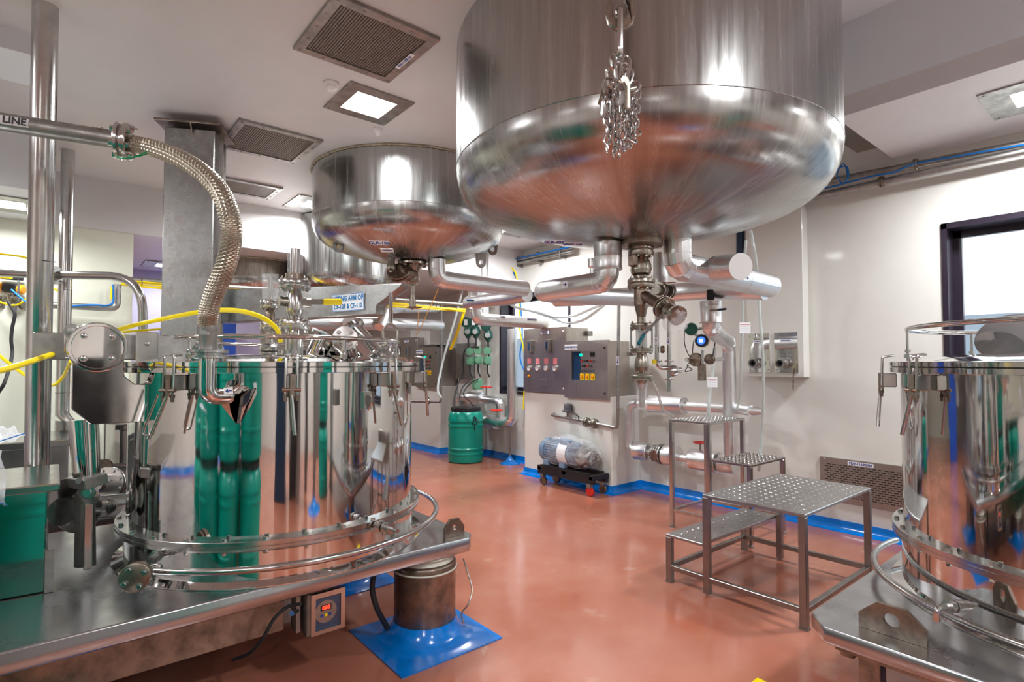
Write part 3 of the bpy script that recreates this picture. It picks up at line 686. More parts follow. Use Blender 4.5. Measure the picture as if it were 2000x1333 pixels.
# third bay: long clad pipes seen under the lifting arm
clad('insulated_pipe', 'long pinkish silver clad pipe seen under the lifting arm, lower one', [(2.039,5.976,2.094), (3.055,6.822,2.165), (4.633,7.331,2.233)], 0.085, 0.1, 3)
clad('insulated_pipe', 'silver clad pipe with white end seen above the long one at right', [(3.317,6.734,2.118), (3.481,6.858,2.382), (3.831,7.087,2.443), (4.583,7.373,2.505)], 0.075, 0.1, 4)
ws = thing('insulated_stub', 'short clad stub with round white face under the lifting arm', 'pipe stub', (2.724,6.316,2.165))
a1, a2 = V((2.786,6.460,2.158)), V((2.683,6.220,2.127)); obj('cladding', cyl(nb(), a1, a2, 0.09, seg=24), 'cladding', ws); obj('end_plate', cyl(nb(), a2, a2+(a2-a1).normalized()*0.005, 0.086, seg=24), 'white_board', ws)

# ================================================================ valve trains on vertical axes
def train(name, label, x, y, items, cat='valve', m='cast_steel'):
    """items: (kind, z0, z1, r...)"""
    t = thing(name, label, cat, (x, y, items[-1][1] if items[-1][1] < items[0][1] else items[0][1]))
    for it in items:
        k, z0, z1, r = it[:4]; mm = it[4] if len(it) > 4 else m
        if k == 'flange':
            obj('flange', flange_bm(nb(), (x, y, (z0+z1)/2), (0, 0, 1), r, r*0.5, abs(z1-z0)*0.42, abs(z1-z0)*0.12, 8 if r > 0.07 else 4), mm, t)
        elif k == 'pipe': obj('pipe', cyl(nb(), (x, y, z0), (x, y, z1), r, seg=20), mm, t)
        elif k == 'cone': obj('reducer', cyl(nb(), (x, y, z0), (x, y, z1), r, it[5], seg=20), mm, t)
        elif k == 'ball':
            h = z1-z0; obj('valve_body', lathe(nb(), [(r*0.7, 0), (r*0.72, h*0.1), (r*0.95, h*0.2), (r, h*0.35), (r*1.04, h*0.36), (r*1.04, h*0.42), (r, h*0.43), (r, h*0.6), (r*0.85, h*0.8), (r*0.7, h*0.9), (r*0.7, h)], (x, y, z0), (0, 0, 1), 24), mm, t)
        elif k == 'glass':
            obj('sight_glass', cyl(nb(), (x, y, z0), (x, y, z1), r*0.75, seg=20), 'clear_hose', t)
            for q in range(4):
                a = q*PI/2+0.5; obj('tie_rod', cyl(nb(), (x+r*1.4*math.cos(a), y+r*1.4*math.sin(a), z0-0.02), (x+r*1.4*math.cos(a), y+r*1.4*math.sin(a), z1+0.02), 0.006, seg=8), 'dull_steel', t)
    return t
dx_, dy_ = ((2.737,2.069,2.113))[:2]
def Z1(py): return 1.65+(709-py)*3.34/1078*1.0
tv = train('drain_valve_train', 'rusty flanged drain valve column under the biggest tank with angled branch', dx_, dy_, [
    ('pipe', Z1(487), Z1(455), 0.06), ('flange', Z1(500), Z1(478), 0.077), ('ball', Z1(543), Z1(500), 0.062), ('flange', Z1(563), Z1(545), 0.082),
    ('pipe', Z1(596), Z1(560), 0.044, 'rusty_steel'), ('cone', Z1(620), Z1(596), 0.025, 'rusty_steel', 0.042), ('pipe', Z1(634), Z1(620), 0.026), ('flange', Z1(644), Z1(632), 0.067),
    ('glass', Z1(680), Z1(645), 0.045), ('flange', Z1(690), Z1(680), 0.067), ('ball', Z1(732), Z1(690), 0.042), ('flange', Z1(743), Z1(733), 0.067),
    ('cone', Z1(762), Z1(743), 0.018, 'cast_steel', 0.034), ('pipe', Z1(796), Z1(760), 0.016)])
obj('valve_actuator_block', bevel(box(nb(), (dx_-0.09, dy_-0.02, Z1(522)), (dx_-0.05, dy_+0.03, Z1(500))), 0.006), 'rusty_steel', tv)
obj('tank_pad', lathe(nb(), [(0.13, 0), (0.13, 0.05), (0.08, 0.05)], (dx_, dy_, 2.36), (0, 0, 1), 28), 'rusty_steel', tv)
br0 = V((dx_, dy_, Z1(574))); br1 = V((2.682,1.868,1.966))
bd = (br1-br0).normalized()
obj('branch_pipe', cyl(nb(), br0, br1, 0.031, seg=20), 'rusty_steel', tv)
obj('branch_flange', flange_bm(nb(), br1, bd, 0.066, 0.03, 0.014, 0.008, 4), 'cast_steel', tv)
obj('branch_valve', lathe(nb(), [(0.03, 0), (0.045, 0.02), (0.045, 0.07), (0.03, 0.09), (0.055, 0.09), (0.055, 0.115)], br1+bd*0.02, bd, 20), 'cast_steel', tv)
la, lb_, lc_ = V((2.622,1.826,1.928)), V((2.511,1.880,1.808)), V((2.476,1.896,1.749))
lv = obj('valve_lever', bar(nb(), la, lb_, 0.022, 0.008, (0.5, -0.5, 0.3)), 'dull_steel', tv)
obj('grip', bevel(bar(nb(), lb_, lc_, 0.024, 0.018, (0.5, -0.5, 0.3)), 0.006), 'teal_handle', lv)
# crumpled clear bag tied over the branch
def crumple(c, sx, sy, sz, seed, n=3, amp=0.35):
    random.seed(seed); bm = nb(); bmesh.ops.create_icosphere(bm, subdivisions=n, radius=1.0)
    from mathutils import noise
    for v in bm.verts:
        k = 1+amp*noise.noise(v.co*2.3+V((seed, 0, 0)))+amp*0.5*noise.noise(v.co*6+V((seed, 3, 0))); v.co = V((v.co.x*sx*k, v.co.y*sy*k, v.co.z*sz*k))+V(c)
    return bm
t = tag(obj('plastic_bag', crumple((2.668,1.788,1.890), 0.065, 0.065, 0.085, 4), 'plastic_film', None, 20), 'crumpled clear plastic bag tied over the angled valve branch', 'plastic bag')
t = tag(obj('plastic_sleeve', lathe(nb(), [(0.03, 0), (0.034, 0.04), (0.028, 0.1), (0.036, 0.16)], (dx_, dy_, Z1(800)), (0, 0, 1), 14, cap=False), 'plastic_film'), 'clear plastic sleeve over the drain column tip above clad pipe', 'plastic sleeve')
# flanged valve cluster behind the branch
bc = V((3.127,2.213,2.139)); t = thing('valve', 'small flanged valve with red lever behind the drain column', 'valve', bc)
obj('flange', flange_bm(nb(), bc, (1, 0.2, 0), 0.055, 0.03, 0.014, 0.02, 4), 'cast_steel', t)
obj('flange', flange_bm(nb(), bc+V((0.09, 0, 0)), (1, 0.2, 0), 0.055, 0.03, 0.014, 0.02, 4), 'cast_steel', t)
obj('body', lathe(nb(), [(0.035, -0.06), (0.04, 0), (0.035, 0.1)], bc, (1, 0.2, 0), 18), 'cast_steel', t)
obj('valve_lever', bar(nb(), bc+V((0, 0, 0.05)), V((3.123,2.087,2.176)), 0.012, 0.006), 'red_paint', t)
# clad riser behind drain column
clad('insulated_pipe', 'dull silver clad pipe standing between drain column and thick elbow', [(3.303,2.327,2.428), (3.302,2.328,2.205)], 0.055, 0.1, 3)

# tank 2 outlet valve cluster
ox, oy = ((2.773,4.911,2.575))[:2]
def Z2(py): return 1.65+(709-py)*5.55/1078
t2 = train('drain_valve_train', 'rusty outlet valve assembly under the GLR-106 tank with round float', ox, oy, [
    ('flange', Z2(518), Z2(506), 0.15), ('cone', Z2(530), Z2(518), 0.075, 'cast_steel', 0.10), ('ball', Z2(556), Z2(530), 0.07), ('pipe', Z2(585), Z2(556), 0.022),
    ('pipe', Z2(600), Z2(585), 0.035), ('cone', Z2(605), Z2(600), 0.012, 'cast_steel', 0.03)])
b0, b1 = V((ox, oy, Z2(535))), V((2.590,4.868,2.535)); bd = (b1-b0).normalized()
obj('branch_pipe', cyl(nb(), b0, b1, 0.075, seg=20), 'rusty_steel', t2); obj('branch_flange', flange_bm(nb(), b1, (bd+V((0.5, -0.3, 0.6))).normalized(), 0.11, 0.06, 0.02, 0.012, 6), 'rusty_steel', t2)
b2 = V((2.535,4.913,2.550)); obj('side_valve', train_b if False else lathe(nb(), [(0.045, 0), (0.05, 0.03), (0.03, 0.05), (0.03, 0.12), (0.05, 0.14), (0.05, 0.17), (0.035, 0.2), (0.035, 0.27)], (b2.x, b2.y, b2.z-0.12), (0, 0, 1), 18), 'cast_steel', t2)
obj('float_disc', lathe(nb(), [(0.0, 0), (0.07, 0.004), (0.08, 0.01), (0.0, 0.02)], (ox+0.02, oy, Z2(602)), (0, 0, 1), 28), 'rusty_steel', t2)

# ================================================================ wall pipes and racks
t = thing('wall_pipe', 'upper steel pipe high on right wall with blue air tube', 'pipe', (5.9, 0, 3.4))
obj('pipe', cyl(nb(), (5.900,2.459,3.467), (5.900,0.505,3.379), 0.032, seg=16), 'dull_steel', t)
obj('flange', flange_bm(nb(), (5.900,1.449,3.426), (0, 1, 0.02), 0.05, 0.026, 0.012, 0.008, 4), 'cast_steel', t)
t = thing('wall_pipe', 'lower steel pipe high on right wall below the blue air tube', 'pipe', (5.84, 0, 3.3))
obj('pipe', cyl(nb(), (5.840,2.436,3.317), (5.840,0.501,3.311), 0.032, seg=16), 'dull_steel', t)
obj('flange', flange_bm(nb(), (5.840,1.699,3.320), (0, 1, 0.02), 0.05, 0.026, 0.012, 0.008, 4), 'rusty_steel', t)
for (px_, z_) in ((1.1, 0), (2.0, 0)):
    pass
t = tag(obj('air_tube', tube(nb(), smooth_path([(5.870,2.298,3.390), (5.850,2.148,3.380), (5.800,1.777,3.379), (5.800,1.595,3.369), (5.830,1.497,3.405), (5.860,1.398,3.421), (5.860,1.046,3.394), (5.860,0.557,3.361)], 6), 0.008, 8), 'blue_tube'), 'bright blue air tube clipped along the high wall pipe', 'air tube')
t = tag(obj('air_tube', tube(nb(), smooth_path([(5.800,2.058,3.528), (5.750,1.960,3.514), (5.750,1.944,3.412), (5.800,2.015,3.377), (5.800,2.059,3.478), (5.800,1.999,3.561), (5.800,1.970,3.405), (5.800,2.061,3.358)], 6), 0.006, 8), 'blue_tube'), 'coiled dark blue tube loop at the biggest tank right edge', 'air tube')
t = thing('pipe_rack', 'wall-mounted pipe run with brackets between the two big tanks', 'pipe rack', (5.85, 6.6, 3.3))
for dz, dx2, m_ in ((0, 0, 'dull_steel'), (-0.055, 0.0, 'dull_steel'), (0.01, -0.05, 'blue_tube')):
    a_, b_ = V((5.900,8.210,3.360)), V((5.900,5.680,3.358)); o_ = V((dx2, 0, dz))
    obj('pipe' if m_ != 'blue_tube' else 'air_tube', cyl(nb(), a_+o_, b_+o_, 0.03 if m_ != 'blue_tube' else 0.012, seg=12), m_, t)
for px_ in range(5):
    a_ = V((5.900,8.210,3.360)).lerp(V((5.900,5.680,3.358)), 0.1+px_*0.2); obj('bracket', box(nb(), (a_.x-0.04, a_.y-0.01, a_.z-0.12), (a_.x+0.1, a_.y+0.01, a_.z+0.05)), 'dull_steel', t)
bm = nb(); tube(bm, smooth_path([(5.840,7.420,3.312), (5.800,7.188,3.328), (5.750,6.887,3.171), (5.750,6.796,3.009), (5.800,6.804,2.639), (5.850,6.850,2.227), (5.880,6.795,1.891), (5.900,6.743,1.559), (5.900,6.794,1.225), (5.900,6.819,0.892)], 6), 0.012, 8)
tag(obj('cable', bm, 'yellow'), 'yellow green earth cable dropping past the far window', 'cable')
bm = nb(); tube(bm, smooth_path([(5.840,6.981,3.355), (5.800,6.960,3.161), (5.800,6.829,2.976), (5.800,6.766,2.553), (5.880,6.821,2.059), (5.900,6.896,1.726), (5.900,6.718,1.393)], 6), 0.012, 8)
tag(obj('cable', bm, 'blue_tube'), 'dark blue cable dropping beside the yellow one past the far window', 'cable')
# horizontal rack carrying yellow cables across the back (Y = 6.85)
t = thing('cable_rack', 'long thin grey pipe carrying a bundle of yellow cables across the back', 'cable rack', (2.395,6.850,2.548))
obj('pipe', cyl(nb(), (0.493,6.850,2.503), (4.781,6.850,2.524), 0.03, seg=12), 'dull_steel', t)
random.seed(11)
for k in range(5):
    a_, b_ = V((0.507,6.800,2.467)), V((4.728,6.800,2.440)); pts = []
    for j in range(15):
        pts.append(a_.lerp(b_, j/14)+V((0, -0.01+0.02*random.random(), -0.03+0.011*k-0.02*math.sin(j*1.3+k)*0.3)))
    obj('cable', tube(nb(), smooth_path(pts, 3), 0.0075, 6), 'yellow', t)
for j in range(12):
    p_ = V((0.509,6.830,2.481)).lerp(V((4.749,6.830,2.474)), (j+0.5)/12); obj('cable_tie', lathe(nb(), [(0.048, -0.004), (0.05, 0), (0.048, 0.004)], p_+V((0, 0, -0.01)), (1, 0, 0.0), 16, cap=False), 'black', t)
bm = nb()
for k in range(4): tube(bm, smooth_path([(4.709,6.800,2.454), (4.696,6.889,2.259), (4.749,7.105,2.036), (4.744,7.239,1.849)], 6) if k == 0 else [p+V((0.012*k, 0, 0.004*k)) for p in smooth_path([(4.709,6.800,2.454), (4.696,6.889,2.259), (4.749,7.105,2.036), (4.744,7.239,1.849)], 6)], 0.009, 6)
stuff(tag(obj('cable_bundle', bm, 'yellow'), 'yellow cables dropping from the rack end above control panels', 'cable'))
# ================================================================ the two centrifuge vessels on platforms
def pol(cx, cy, R, th, z): return V((cx+R*math.cos(th), cy+R*math.sin(th), z))
BOLT = {}
def bolt_part(parent, p, r=0.012, h=0.012, axis=(0, 0, 1), m='satin', key=None):
    k = (r, h, m, tuple(axis))
    if k not in BOLT:
        bm = nb(); lathe(bm, [(r*1.35, 0), (r*1.35, h*0.15)], (0, 0, 0), axis, 12); lathe(bm, [(r, h*0.15), (r, h*0.85), (r*0.8, h)], (0, 0, 0), axis, 6)
        o = obj('bolt', bm, m, None); BOLT[k] = o.data; COL.objects.unlink(o); bpy.data.objects.remove(o)
    o = bpy.data.objects.new('bolt', BOLT[k]); COL.objects.link(o); o.parent = parent; o.location = V(p)-OFF.get(parent.name, V((0, 0, 0)))
    OFF[o.name] = V((0, 0, 0)); return o
def clamp(parent, cx, cy, Rr, th, zr, lean=0.25, loop=False):
    """toggle clamp on the rim: base block, U bolt over the rim, pivot and handle"""
    o_ = V((math.cos(th), math.sin(th), 0)); s_ = V((-math.sin(th), math.cos(th), 0)); up = V((0, 0, 1))
    c = V((cx, cy, 0))+o_*Rr
    def q(a, b, z): return c+o_*a+s_*b+up*z
    zb = zr-0.055
    cl = obj('clamp', bevel(bar(nb(), q(-0.035, 0, zb-0.045), q(0.03, 0, zb-0.045), 0.05, 0.075), 0.004), 'satin', parent)
    bm = nb(); tube(bm, fillet([q(0.035, -0.026, zr-0.16), q(0.028, -0.026, zr+0.028), q(-0.012, -0.026, zr+0.03)], 0.012, 4)[:-1]+fillet([q(-0.012, -0.026, zr+0.032), q(-0.03, 0, zr+0.035), q(-0.012, 0.026, zr+0.032)], 0.02, 4)+fillet([q(-0.012, 0.026, zr+0.03), q(0.028, 0.026, zr+0.028), q(0.035, 0.026, zr-0.16)], 0.012, 4)[1:], 0.0065, 8)
    obj('bow', bm, 'satin', cl)
    bm = nb(); cyl(bm, q(0.037, -0.042, zr-0.135), q(0.037, 0.042, zr-0.135), 0.009, seg=10)
    bar(bm, q(0.036, 0, zr-0.06), q(0.036, 0, zr-0.165), 0.02, 0.02)
    for b_ in (-0.026, 0.026):
        lathe(bm, [(0.012, 0), (0.012, 0.014)], q(0.035, b_, zr-0.155), (0, 0, -1), 6); lathe(bm, [(0.0085, 0), (0.0085, 0.034)], q(0.035, b_, zr-0.155), (0, 0, -1), 8)
    obj('pivot', bm, 'rusty_steel', cl)
    if not loop: obj('handle', cyl(nb(), q(0.04, 0, zr-0.16), q(0.055, lean*0.2, zr-0.35), 0.0085, 0.0095, seg=12), 'satin', cl)
    else:
        a, b = q(0.04, 0, zr-0.16), q(0.06, lean*0.22, zr-0.36)
        bm = nb(); cyl(bm, a, b, 0.008, seg=10); tube(bm, fillet([q(0.06, -0.028, zr-0.15), q(0.075, lean*0.2-0.03, zr-0.34), q(0.075, lean*0.2+0.03, zr-0.34), q(0.06, 0.028, zr-0.15)], 0.02, 5), 0.0055, 8)
        obj('handle', bm, 'satin', cl)
    return cl
def vessel(name, label, cx, cy, zp, R=0.79, RF=0.84, zf=0.785, zr=1.655, face=0.0, clamps=(), ringR=0.96, ringz=0.7, ring=(0, 6), rail=(0, 6), railR=0.7, railz=1.78, nb_=28):
    t = thing(name, label, 'centrifuge', (cx, cy, zp+0.001)); b0 = (cx, cy, 0); S = 96
    obj('skirt', lathe(nb(), [(R+0.06, zp+0.001), (R+0.06, zp+0.006), (R+0.03, zp+0.012), (R+0.008, zp+0.02), (R+0.008, zf-0.02)], b0, seg=S, cap=False), 'polished', t)
    lf = obj('lower_flange', lathe(nb(), [(R, zf-0.024), (RF-0.002, zf-0.024), (RF, zf-0.022), (RF, zf-0.004), (RF-0.003, zf-0.002), (RF-0.003, zf+0.002), (RF, zf+0.004), (RF, zf+0.02), (RF-0.002, zf+0.022), (R, zf+0.022)], b0, seg=S, cap=False), 'satin', t)
    for k in range(nb_):
        th = 2*PI*(k+0.3)/nb_; bolt_part(lf, pol(cx, cy, RF-0.022, th, zf+0.022), 0.0115, 0.013)
        bolt_part(lf, pol(cx, cy, RF-0.022, th, zf-0.024), 0.0105, 0.02, (0, 0, -1))
    obj('shell', lathe(nb(), [(R, zf+0.02), (R, zr-0.05)], b0, seg=128, cap=False), 'polished', t)
    obj('rim', lathe(nb(), [(R, zr-0.055), (RF-0.002, zr-0.055), (RF, zr-0.053), (RF, zr-0.031), (RF-0.002, zr-0.029), (R, zr-0.029)], b0, seg=S, cap=False), 'polished', t)
    obj('gasket', lathe(nb(), [(R+0.01, zr-0.03), (RF-0.012, zr-0.029), (RF-0.012, zr-0.025), (R+0.01, zr-0.024)], b0, seg=S, cap=False), 'rubber_gasket', t)
    obj('lid', lathe(nb(), [(0, zr+0.05), (0.3, zr+0.046), (0.55, zr+0.034), (0.7, zr+0.016), (0.76, zr+0.004), (0.78, zr), (RF-0.003, zr), (RF, zr-0.003), (RF, zr-0.022), (RF-0.002, zr-0.024), (R, zr-0.024)], b0, seg=S, cap=False), 'polished', t)
    for (phi, lean, loop) in clamps: clamp(t, cx, cy, RF, face+math.radians(phi), zr, lean, loop)
    pts = [pol(cx, cy, ringR, ring[0]+(ring[1]-ring[0])*k/70, ringz) for k in range(71)]
    obj('wash_ring', tube(nb(), pts, 0.0165, 14), 'satin', t)
    pts = [pol(cx, cy, railR, rail[0]+(rail[1]-rail[0])*k/80, railz) for k in range(81)]
    rl = obj('lid_rail', tube(nb(), pts, 0.0125, 12), 'polished', t)
    n = 5
    for k in range(n):
        a = rail[0]+(rail[1]-rail[0])*(k+0.12)/(n-0.6); p = pol(cx, cy, railR, a, zr+0.01)
        bm = nb(); cyl(bm, p, (p.x, p.y, railz-0.01), 0.007, seg=10); lathe(bm, [(0.018, 0.01), (0.018, 0.03)], p, (0, 0, 1), 6); lathe(bm, [(0.014, 0.04), (0.014, 0.055)], p, (0, 0, 1), 6)
        obj('rail_post', bm, 'satin', rl)
    return t
C1 = (1.10, 3.56); F1 = math.atan2(-C1[1], -C1[0]); C2 = (3.765, 0.207); F2 = math.atan2(-C2[1], -C2[0])
A_ = math.radians
VS1 = vessel('centrifuge', 'mirror polished round centrifuge with clamped lid on left platform', *C1, 0.59, zf=0.785, face=F1,
       clamps=((-34.5, -0.35, True), (2.6, 0.08, False), (40, 0.25, False), (76, 0.3, False), (110, 0.2, False), (150, 0.2, False), (-150, 0.2, False)),
       ringR=0.95, ringz=0.715, ring=(F1-A_(33), F1+A_(128)), rail=(F1-A_(46), F1+A_(235)), railR=0.70, railz=1.782)
VS2 = vessel('centrifuge', 'mirror polished centrifuge cut off by the right picture edge', *C2, 0.50, zf=0.785, face=F2,
       clamps=((-76, 0.25, False), (-46, -0.25, False), (60, 0.2, False), (-110, 0.2, False), (-150, 0.2, False)),
       ringR=0.925, ringz=0.575, ring=(F2-A_(105), F2+A_(60)), rail=(F2-A_(140), F2+A_(120)), railR=0.755, railz=1.83)
# box catch on vessel 2 rim with blue tube hanging
p = V((3.406,0.487,1.643)); bm = nb(); box(bm, (p.x-0.03, p.y-0.03, p.z-0.05), (p.x+0.05, p.y+0.03, p.z+0.045)); obj('box_catch', bevel(bm, 0.004), 'satin', VS2)
tb = V((3.375,0.512,1.565)); obj('air_fitting', cyl(nb(), (3.369,0.518,1.593), (3.369,0.517,1.548), 0.012, seg=10), 'green_wire', VS2)
obj('air_tube', tube(nb(), smooth_path([(3.358,0.514,1.542), (3.346,0.498,1.461), (3.338,0.478,1.348), (3.331,0.457,1.225), (3.331,0.431,1.104)], 6), 0.006, 8), 'blue_tube', VS2)
t = thing('tag_card', 'white and blue hanging card on right vessel at picture edge', 'tag', (3.266,0.447,1.167))
obj('card', lay(nb(), (3.277,0.451,1.180), (0.7, -0.7, 0), (-0.7, -0.7, 0), 0.05, 0.09, 0.002), 'label_white', t); obj('sleeve', lay(nb(), (3.259,0.439,1.157), (0.7, -0.7, 0), (-0.7, -0.7, 0), 0.04, 0.11, 0.002), 'blue_tube', t)
# vessel 2 lid: slanted manhole
mh0 = V((4.171,0.566,1.705)); mh1 = V((3.986,0.590,1.842)); d_ = (mh1-mh0).normalized()
obj('manhole', lathe(nb(), [(0.145, -0.03), (0.13, 0.02), (0.13, 0.11), (0.16, 0.12), (0.16, 0.15), (0.0, 0.17)], mh0, d_, 40), 'polished', VS2)
# coupling on wash ring of vessel 2
a_ = V((2.480,0.580,0.716)); b_ = V((2.470,0.575,0.767)); c_ = V((2.536,0.559,0.758)); d2 = V((2.717,0.513,0.729))
obj('coupling', tube(nb(), fillet([a_, b_, c_, d2], 0.02, 5), 0.011, 10), 'satin', VS2)
bm = nb(); dd = (d2-c_).normalized()
for s0, r_, l_ in ((0.0, 0.021, 0.03), (0.035, 0.024, 0.02), (0.06, 0.021, 0.045), (0.11, 0.018, 0.03)): lathe(bm, [(r_, s0), (r_*1.03, s0+l_*0.3), (r_, s0+l_)], c_, dd, 14)
obj('coupling_nuts', bm, 'satin', VS2)
# ---- vessel 1 lid furniture
def ltrain(parent, name, x, y, items, m='satin'):
    g = None
    for it in items:
        k, z0, z1, r = it[:4]; mm = it[4] if len(it) > 4 else m
        if k == 'flange': o = obj('flange', flange_bm(nb(), (x, y, (z0+z1)/2), (0, 0, 1), r, r*0.5, abs(z1-z0)*0.42, abs(z1-z0)*0.14, 6 if r > 0.07 else 4), mm, g or parent)
        elif k == 'pipe': o = obj('pipe', cyl(nb(), (x, y, z0), (x, y, z1), r, seg=20), mm, g or parent)
        elif k == 'ball':
            h = z1-z0; o = obj('valve_body', lathe(nb(), [(r*0.7, 0), (r*0.72, h*0.1), (r*0.95, h*0.2), (r, h*0.35), (r, h*0.65), (r*0.85, h*0.8), (r*0.7, h*0.9), (r*0.7, h)], (x, y, z0), (0, 0, 1), 24), mm, g or parent)
        if g is None: off_ = OFF[o.name]; o.name = name; OFF[o.name] = off_; g = o
    return g
def ZZ(py, d): return 1.65+(709-py)*d/1078
n1x, n1y = ((1.105,3.372,1.923))[:2]; z_ = lambda py: ZZ(py, 3.3)
N1 = ltrain(VS1, 'nozzle', n1x, n1y, [('pipe', z_(705), z_(684), 0.075), ('pipe', z_(684), z_(655), 0.05), ('pipe', z_(655), z_(640), 0.035), ('flange', z_(647), z_(626), 0.088), ('ball', z_(626), z_(562), 0.05), ('flange', z_(565), z_(547), 0.092), ('pipe', z_(547), z_(535), 0.055, 'rusty_steel'), ('pipe', z_(537), z_(485), 0.028)])
bm = nb(); cyl(bm, (n1x-0.09, n1y, z_(590)), (n1x+0.09, n1y, z_(590)), 0.03, seg=16); obj('side_boss', bm, 'cast_steel', N1)
hd0, hd1 = V((1.105,3.242,2.004)), V((1.171,3.083,1.995)); hd2 = V((1.243,2.997,1.993))
obj('lever_arm', bar(nb(), hd0, hd1, 0.012, 0.03), 'satin', N1)
hp = obj('lever_grip', bevel(bar(nb(), hd1, hd2, 0.014, 0.036), 0.006), 'yellow', N1)
n2x, n2y = ((1.037,3.623,1.935))[:2]; z_ = lambda py: ZZ(py, 3.45)
N2 = ltrain(VS1, 'nozzle', n2x, n2y, [('pipe', z_(705), z_(688), 0.06), ('ball', z_(690), z_(670), 0.06), ('pipe', z_(672), z_(648), 0.022), ('flange', z_(645), z_(630), 0.06), ('ball', z_(630), z_(603), 0.03, 'rusty_steel'), ('flange', z_(603), z_(588), 0.06), ('pipe', z_(588), z_(540), 0.016)])
# clear bags tied over both nozzles
def bag(c, w_, h, label, seed=1, tp=0.8):
    random.seed(seed); c = V(c); bm = nb(); rows = []
    for j in range(7):
        v = j/6; ww = w_*(tp+(1-tp)*v)*(1+0.05*random.uniform(-1, 1))
        rows.append([bm.verts.new(c+V((math.cos(a)*ww/2*0.77, -math.sin(a)*ww*0.28-0*math.cos(a), 0))+V((0, -math.cos(a)*ww*0.32, 0))+V((0, 0, -h/2+h*v))+V((random.uniform(-1, 1)*0.004,)*3)) for a in [2*PI*k/14 for k in range(14)]])
    for a, b in zip(rows, rows[1:]):
        for k in range(14): quad(bm, [a[k], a[(k+1) % 14], b[(k+1) % 14], b[k]])
    quad(bm, rows[-1])
    return tag(obj('plastic_bag', bm, 'plastic_film', None, 25), label, 'plastic bag')
bag((n1x, n1y, ZZ(510, 3.3)), 0.10, 0.22, 'clear bag over the tall nozzle pipe beside the yellow lever', 3, 0.9)
bag((n2x, n2y, ZZ(560, 3.45)), 0.105, 0.16, 'clear bag over the smaller nozzle left of the yellow lever valve', 5, 0.9)
# blind flange facing the camera
bf = V((1.224,2.909,1.784)); ax = V((-0.5, -0.85, 0.1)).normalized()
B1 = obj('blind_flange', lathe(nb(), [(0.05, -0.05), (0.068, -0.05), (0.069, -0.01), (0.066, 0.0), (0.012, 0.002), (0.01, -0.003), (0, -0.003)], bf, ax, 36), 'satin', VS1)
Fm = frame(ax)
for k in range(4):
    a = PI/4+k*PI/2; bolt_part(B1, bf+Fm @ V((0.045*math.cos(a), 0.045*math.sin(a), 0.0)), 0.010, 0.010, tuple(round(v, 4) for v in ax), 'satin')
obj('neck', tube(nb(), smooth_path([bf-ax*0.045, bf-ax*0.16, bf-ax*0.24-V((0, 0, 0.06))], 5), 0.045, 24), 'polished', VS1)
q0 = V((1.502,3.237,1.660)); q1 = V((1.353,3.361,1.871)); d_ = (q1-q0).normalized()
obj('manhole', lathe(nb(), [(0.15, -0.02), (0.13, 0.0), (0.13, 0.19), (0.155, 0.20), (0.155, 0.225), (0.0, 0.24)], q0, d_, 40), 'polished', VS1)
q0 = V((1.303,3.597,1.660)); q1 = V((1.373,3.539,1.864)); d_ = (q1-q0).normalized()
obj('light_glass', lathe(nb(), [(0.08, -0.02), (0.07, 0.0), (0.07, 0.17), (0.095, 0.18), (0.095, 0.2), (0.0, 0.21)], q0, d_, 32), 'polished', VS1)
# bolts and arrow plate on lid
for px_y in ((0.491,3.166,1.647), (0.472,3.312,1.655)): pass
# inlet: flange, elbow and stub into the shell with a gusset
ix, iy = ((0.526,2.747,1.693))[:2]
fl = obj('inlet_flange', flange_bm(nb(), (ix, iy, 1.688), (0, 0, 1), 0.082, 0.036, 0.016, 0.008, 4), 'satin', VS1)
si = V((C1[0]-0.42, C1[1]-0.63, 1.535))
obj('inlet_elbow', tube(nb(), fillet([(ix, iy, 1.675), (ix, iy, 1.50), (ix+0.09, iy+0.03, 1.497), (si.x-0.02, si.y-0.05, 1.51), (si.x+0.03, si.y+0.08, 1.60)], [0.075, 0.02, 0.06], 7), 0.037, 24), 'polished', VS1, 50)
g0 = V((0.583,2.766,1.465)); g1 = V((0.682,2.891,1.355)); g2 = V((0.716,2.811,1.526)); g3 = V((0.659,2.728,1.496))
obj('gusset', prism(nb(), [g0, g1, g2], V((0.02, 0.03, 0.0))), 'polished', VS1); obj('gusset', prism(nb(), [g1, g2, g3], V((0.012, -0.004, 0.0))), 'polished', VS1)
arrow_label(VS1, (0.586,2.633,1.528), (-0.93, -0.3, -0.05), (0.4, -0.9, 0.1), 0.04, 0.03)
# shell nameplate bracket right side (small door latch)
lp_ = V((1.206,2.612,1.462)); n_ = V((lp_.x-C1[0], lp_.y-C1[1], 0)).normalized()
o = obj('earth_lug', bevel(lay(nb(), lp_, (-n_.y, n_.x, 0), n_, 0.05, 0.09, 0.03), 0.004), 'satin', VS1)
obj('lug_ear', prism(nb(), [lp_+n_*0.03+V((0, 0, 0.03)), lp_+n_*0.06+V((0, 0, 0.02)), lp_+n_*0.06+V((0, 0, -0.01)), lp_+n_*0.03+V((0, 0, -0.05))], V((-n_.y, n_.x, 0))*0.008), 'satin', o)
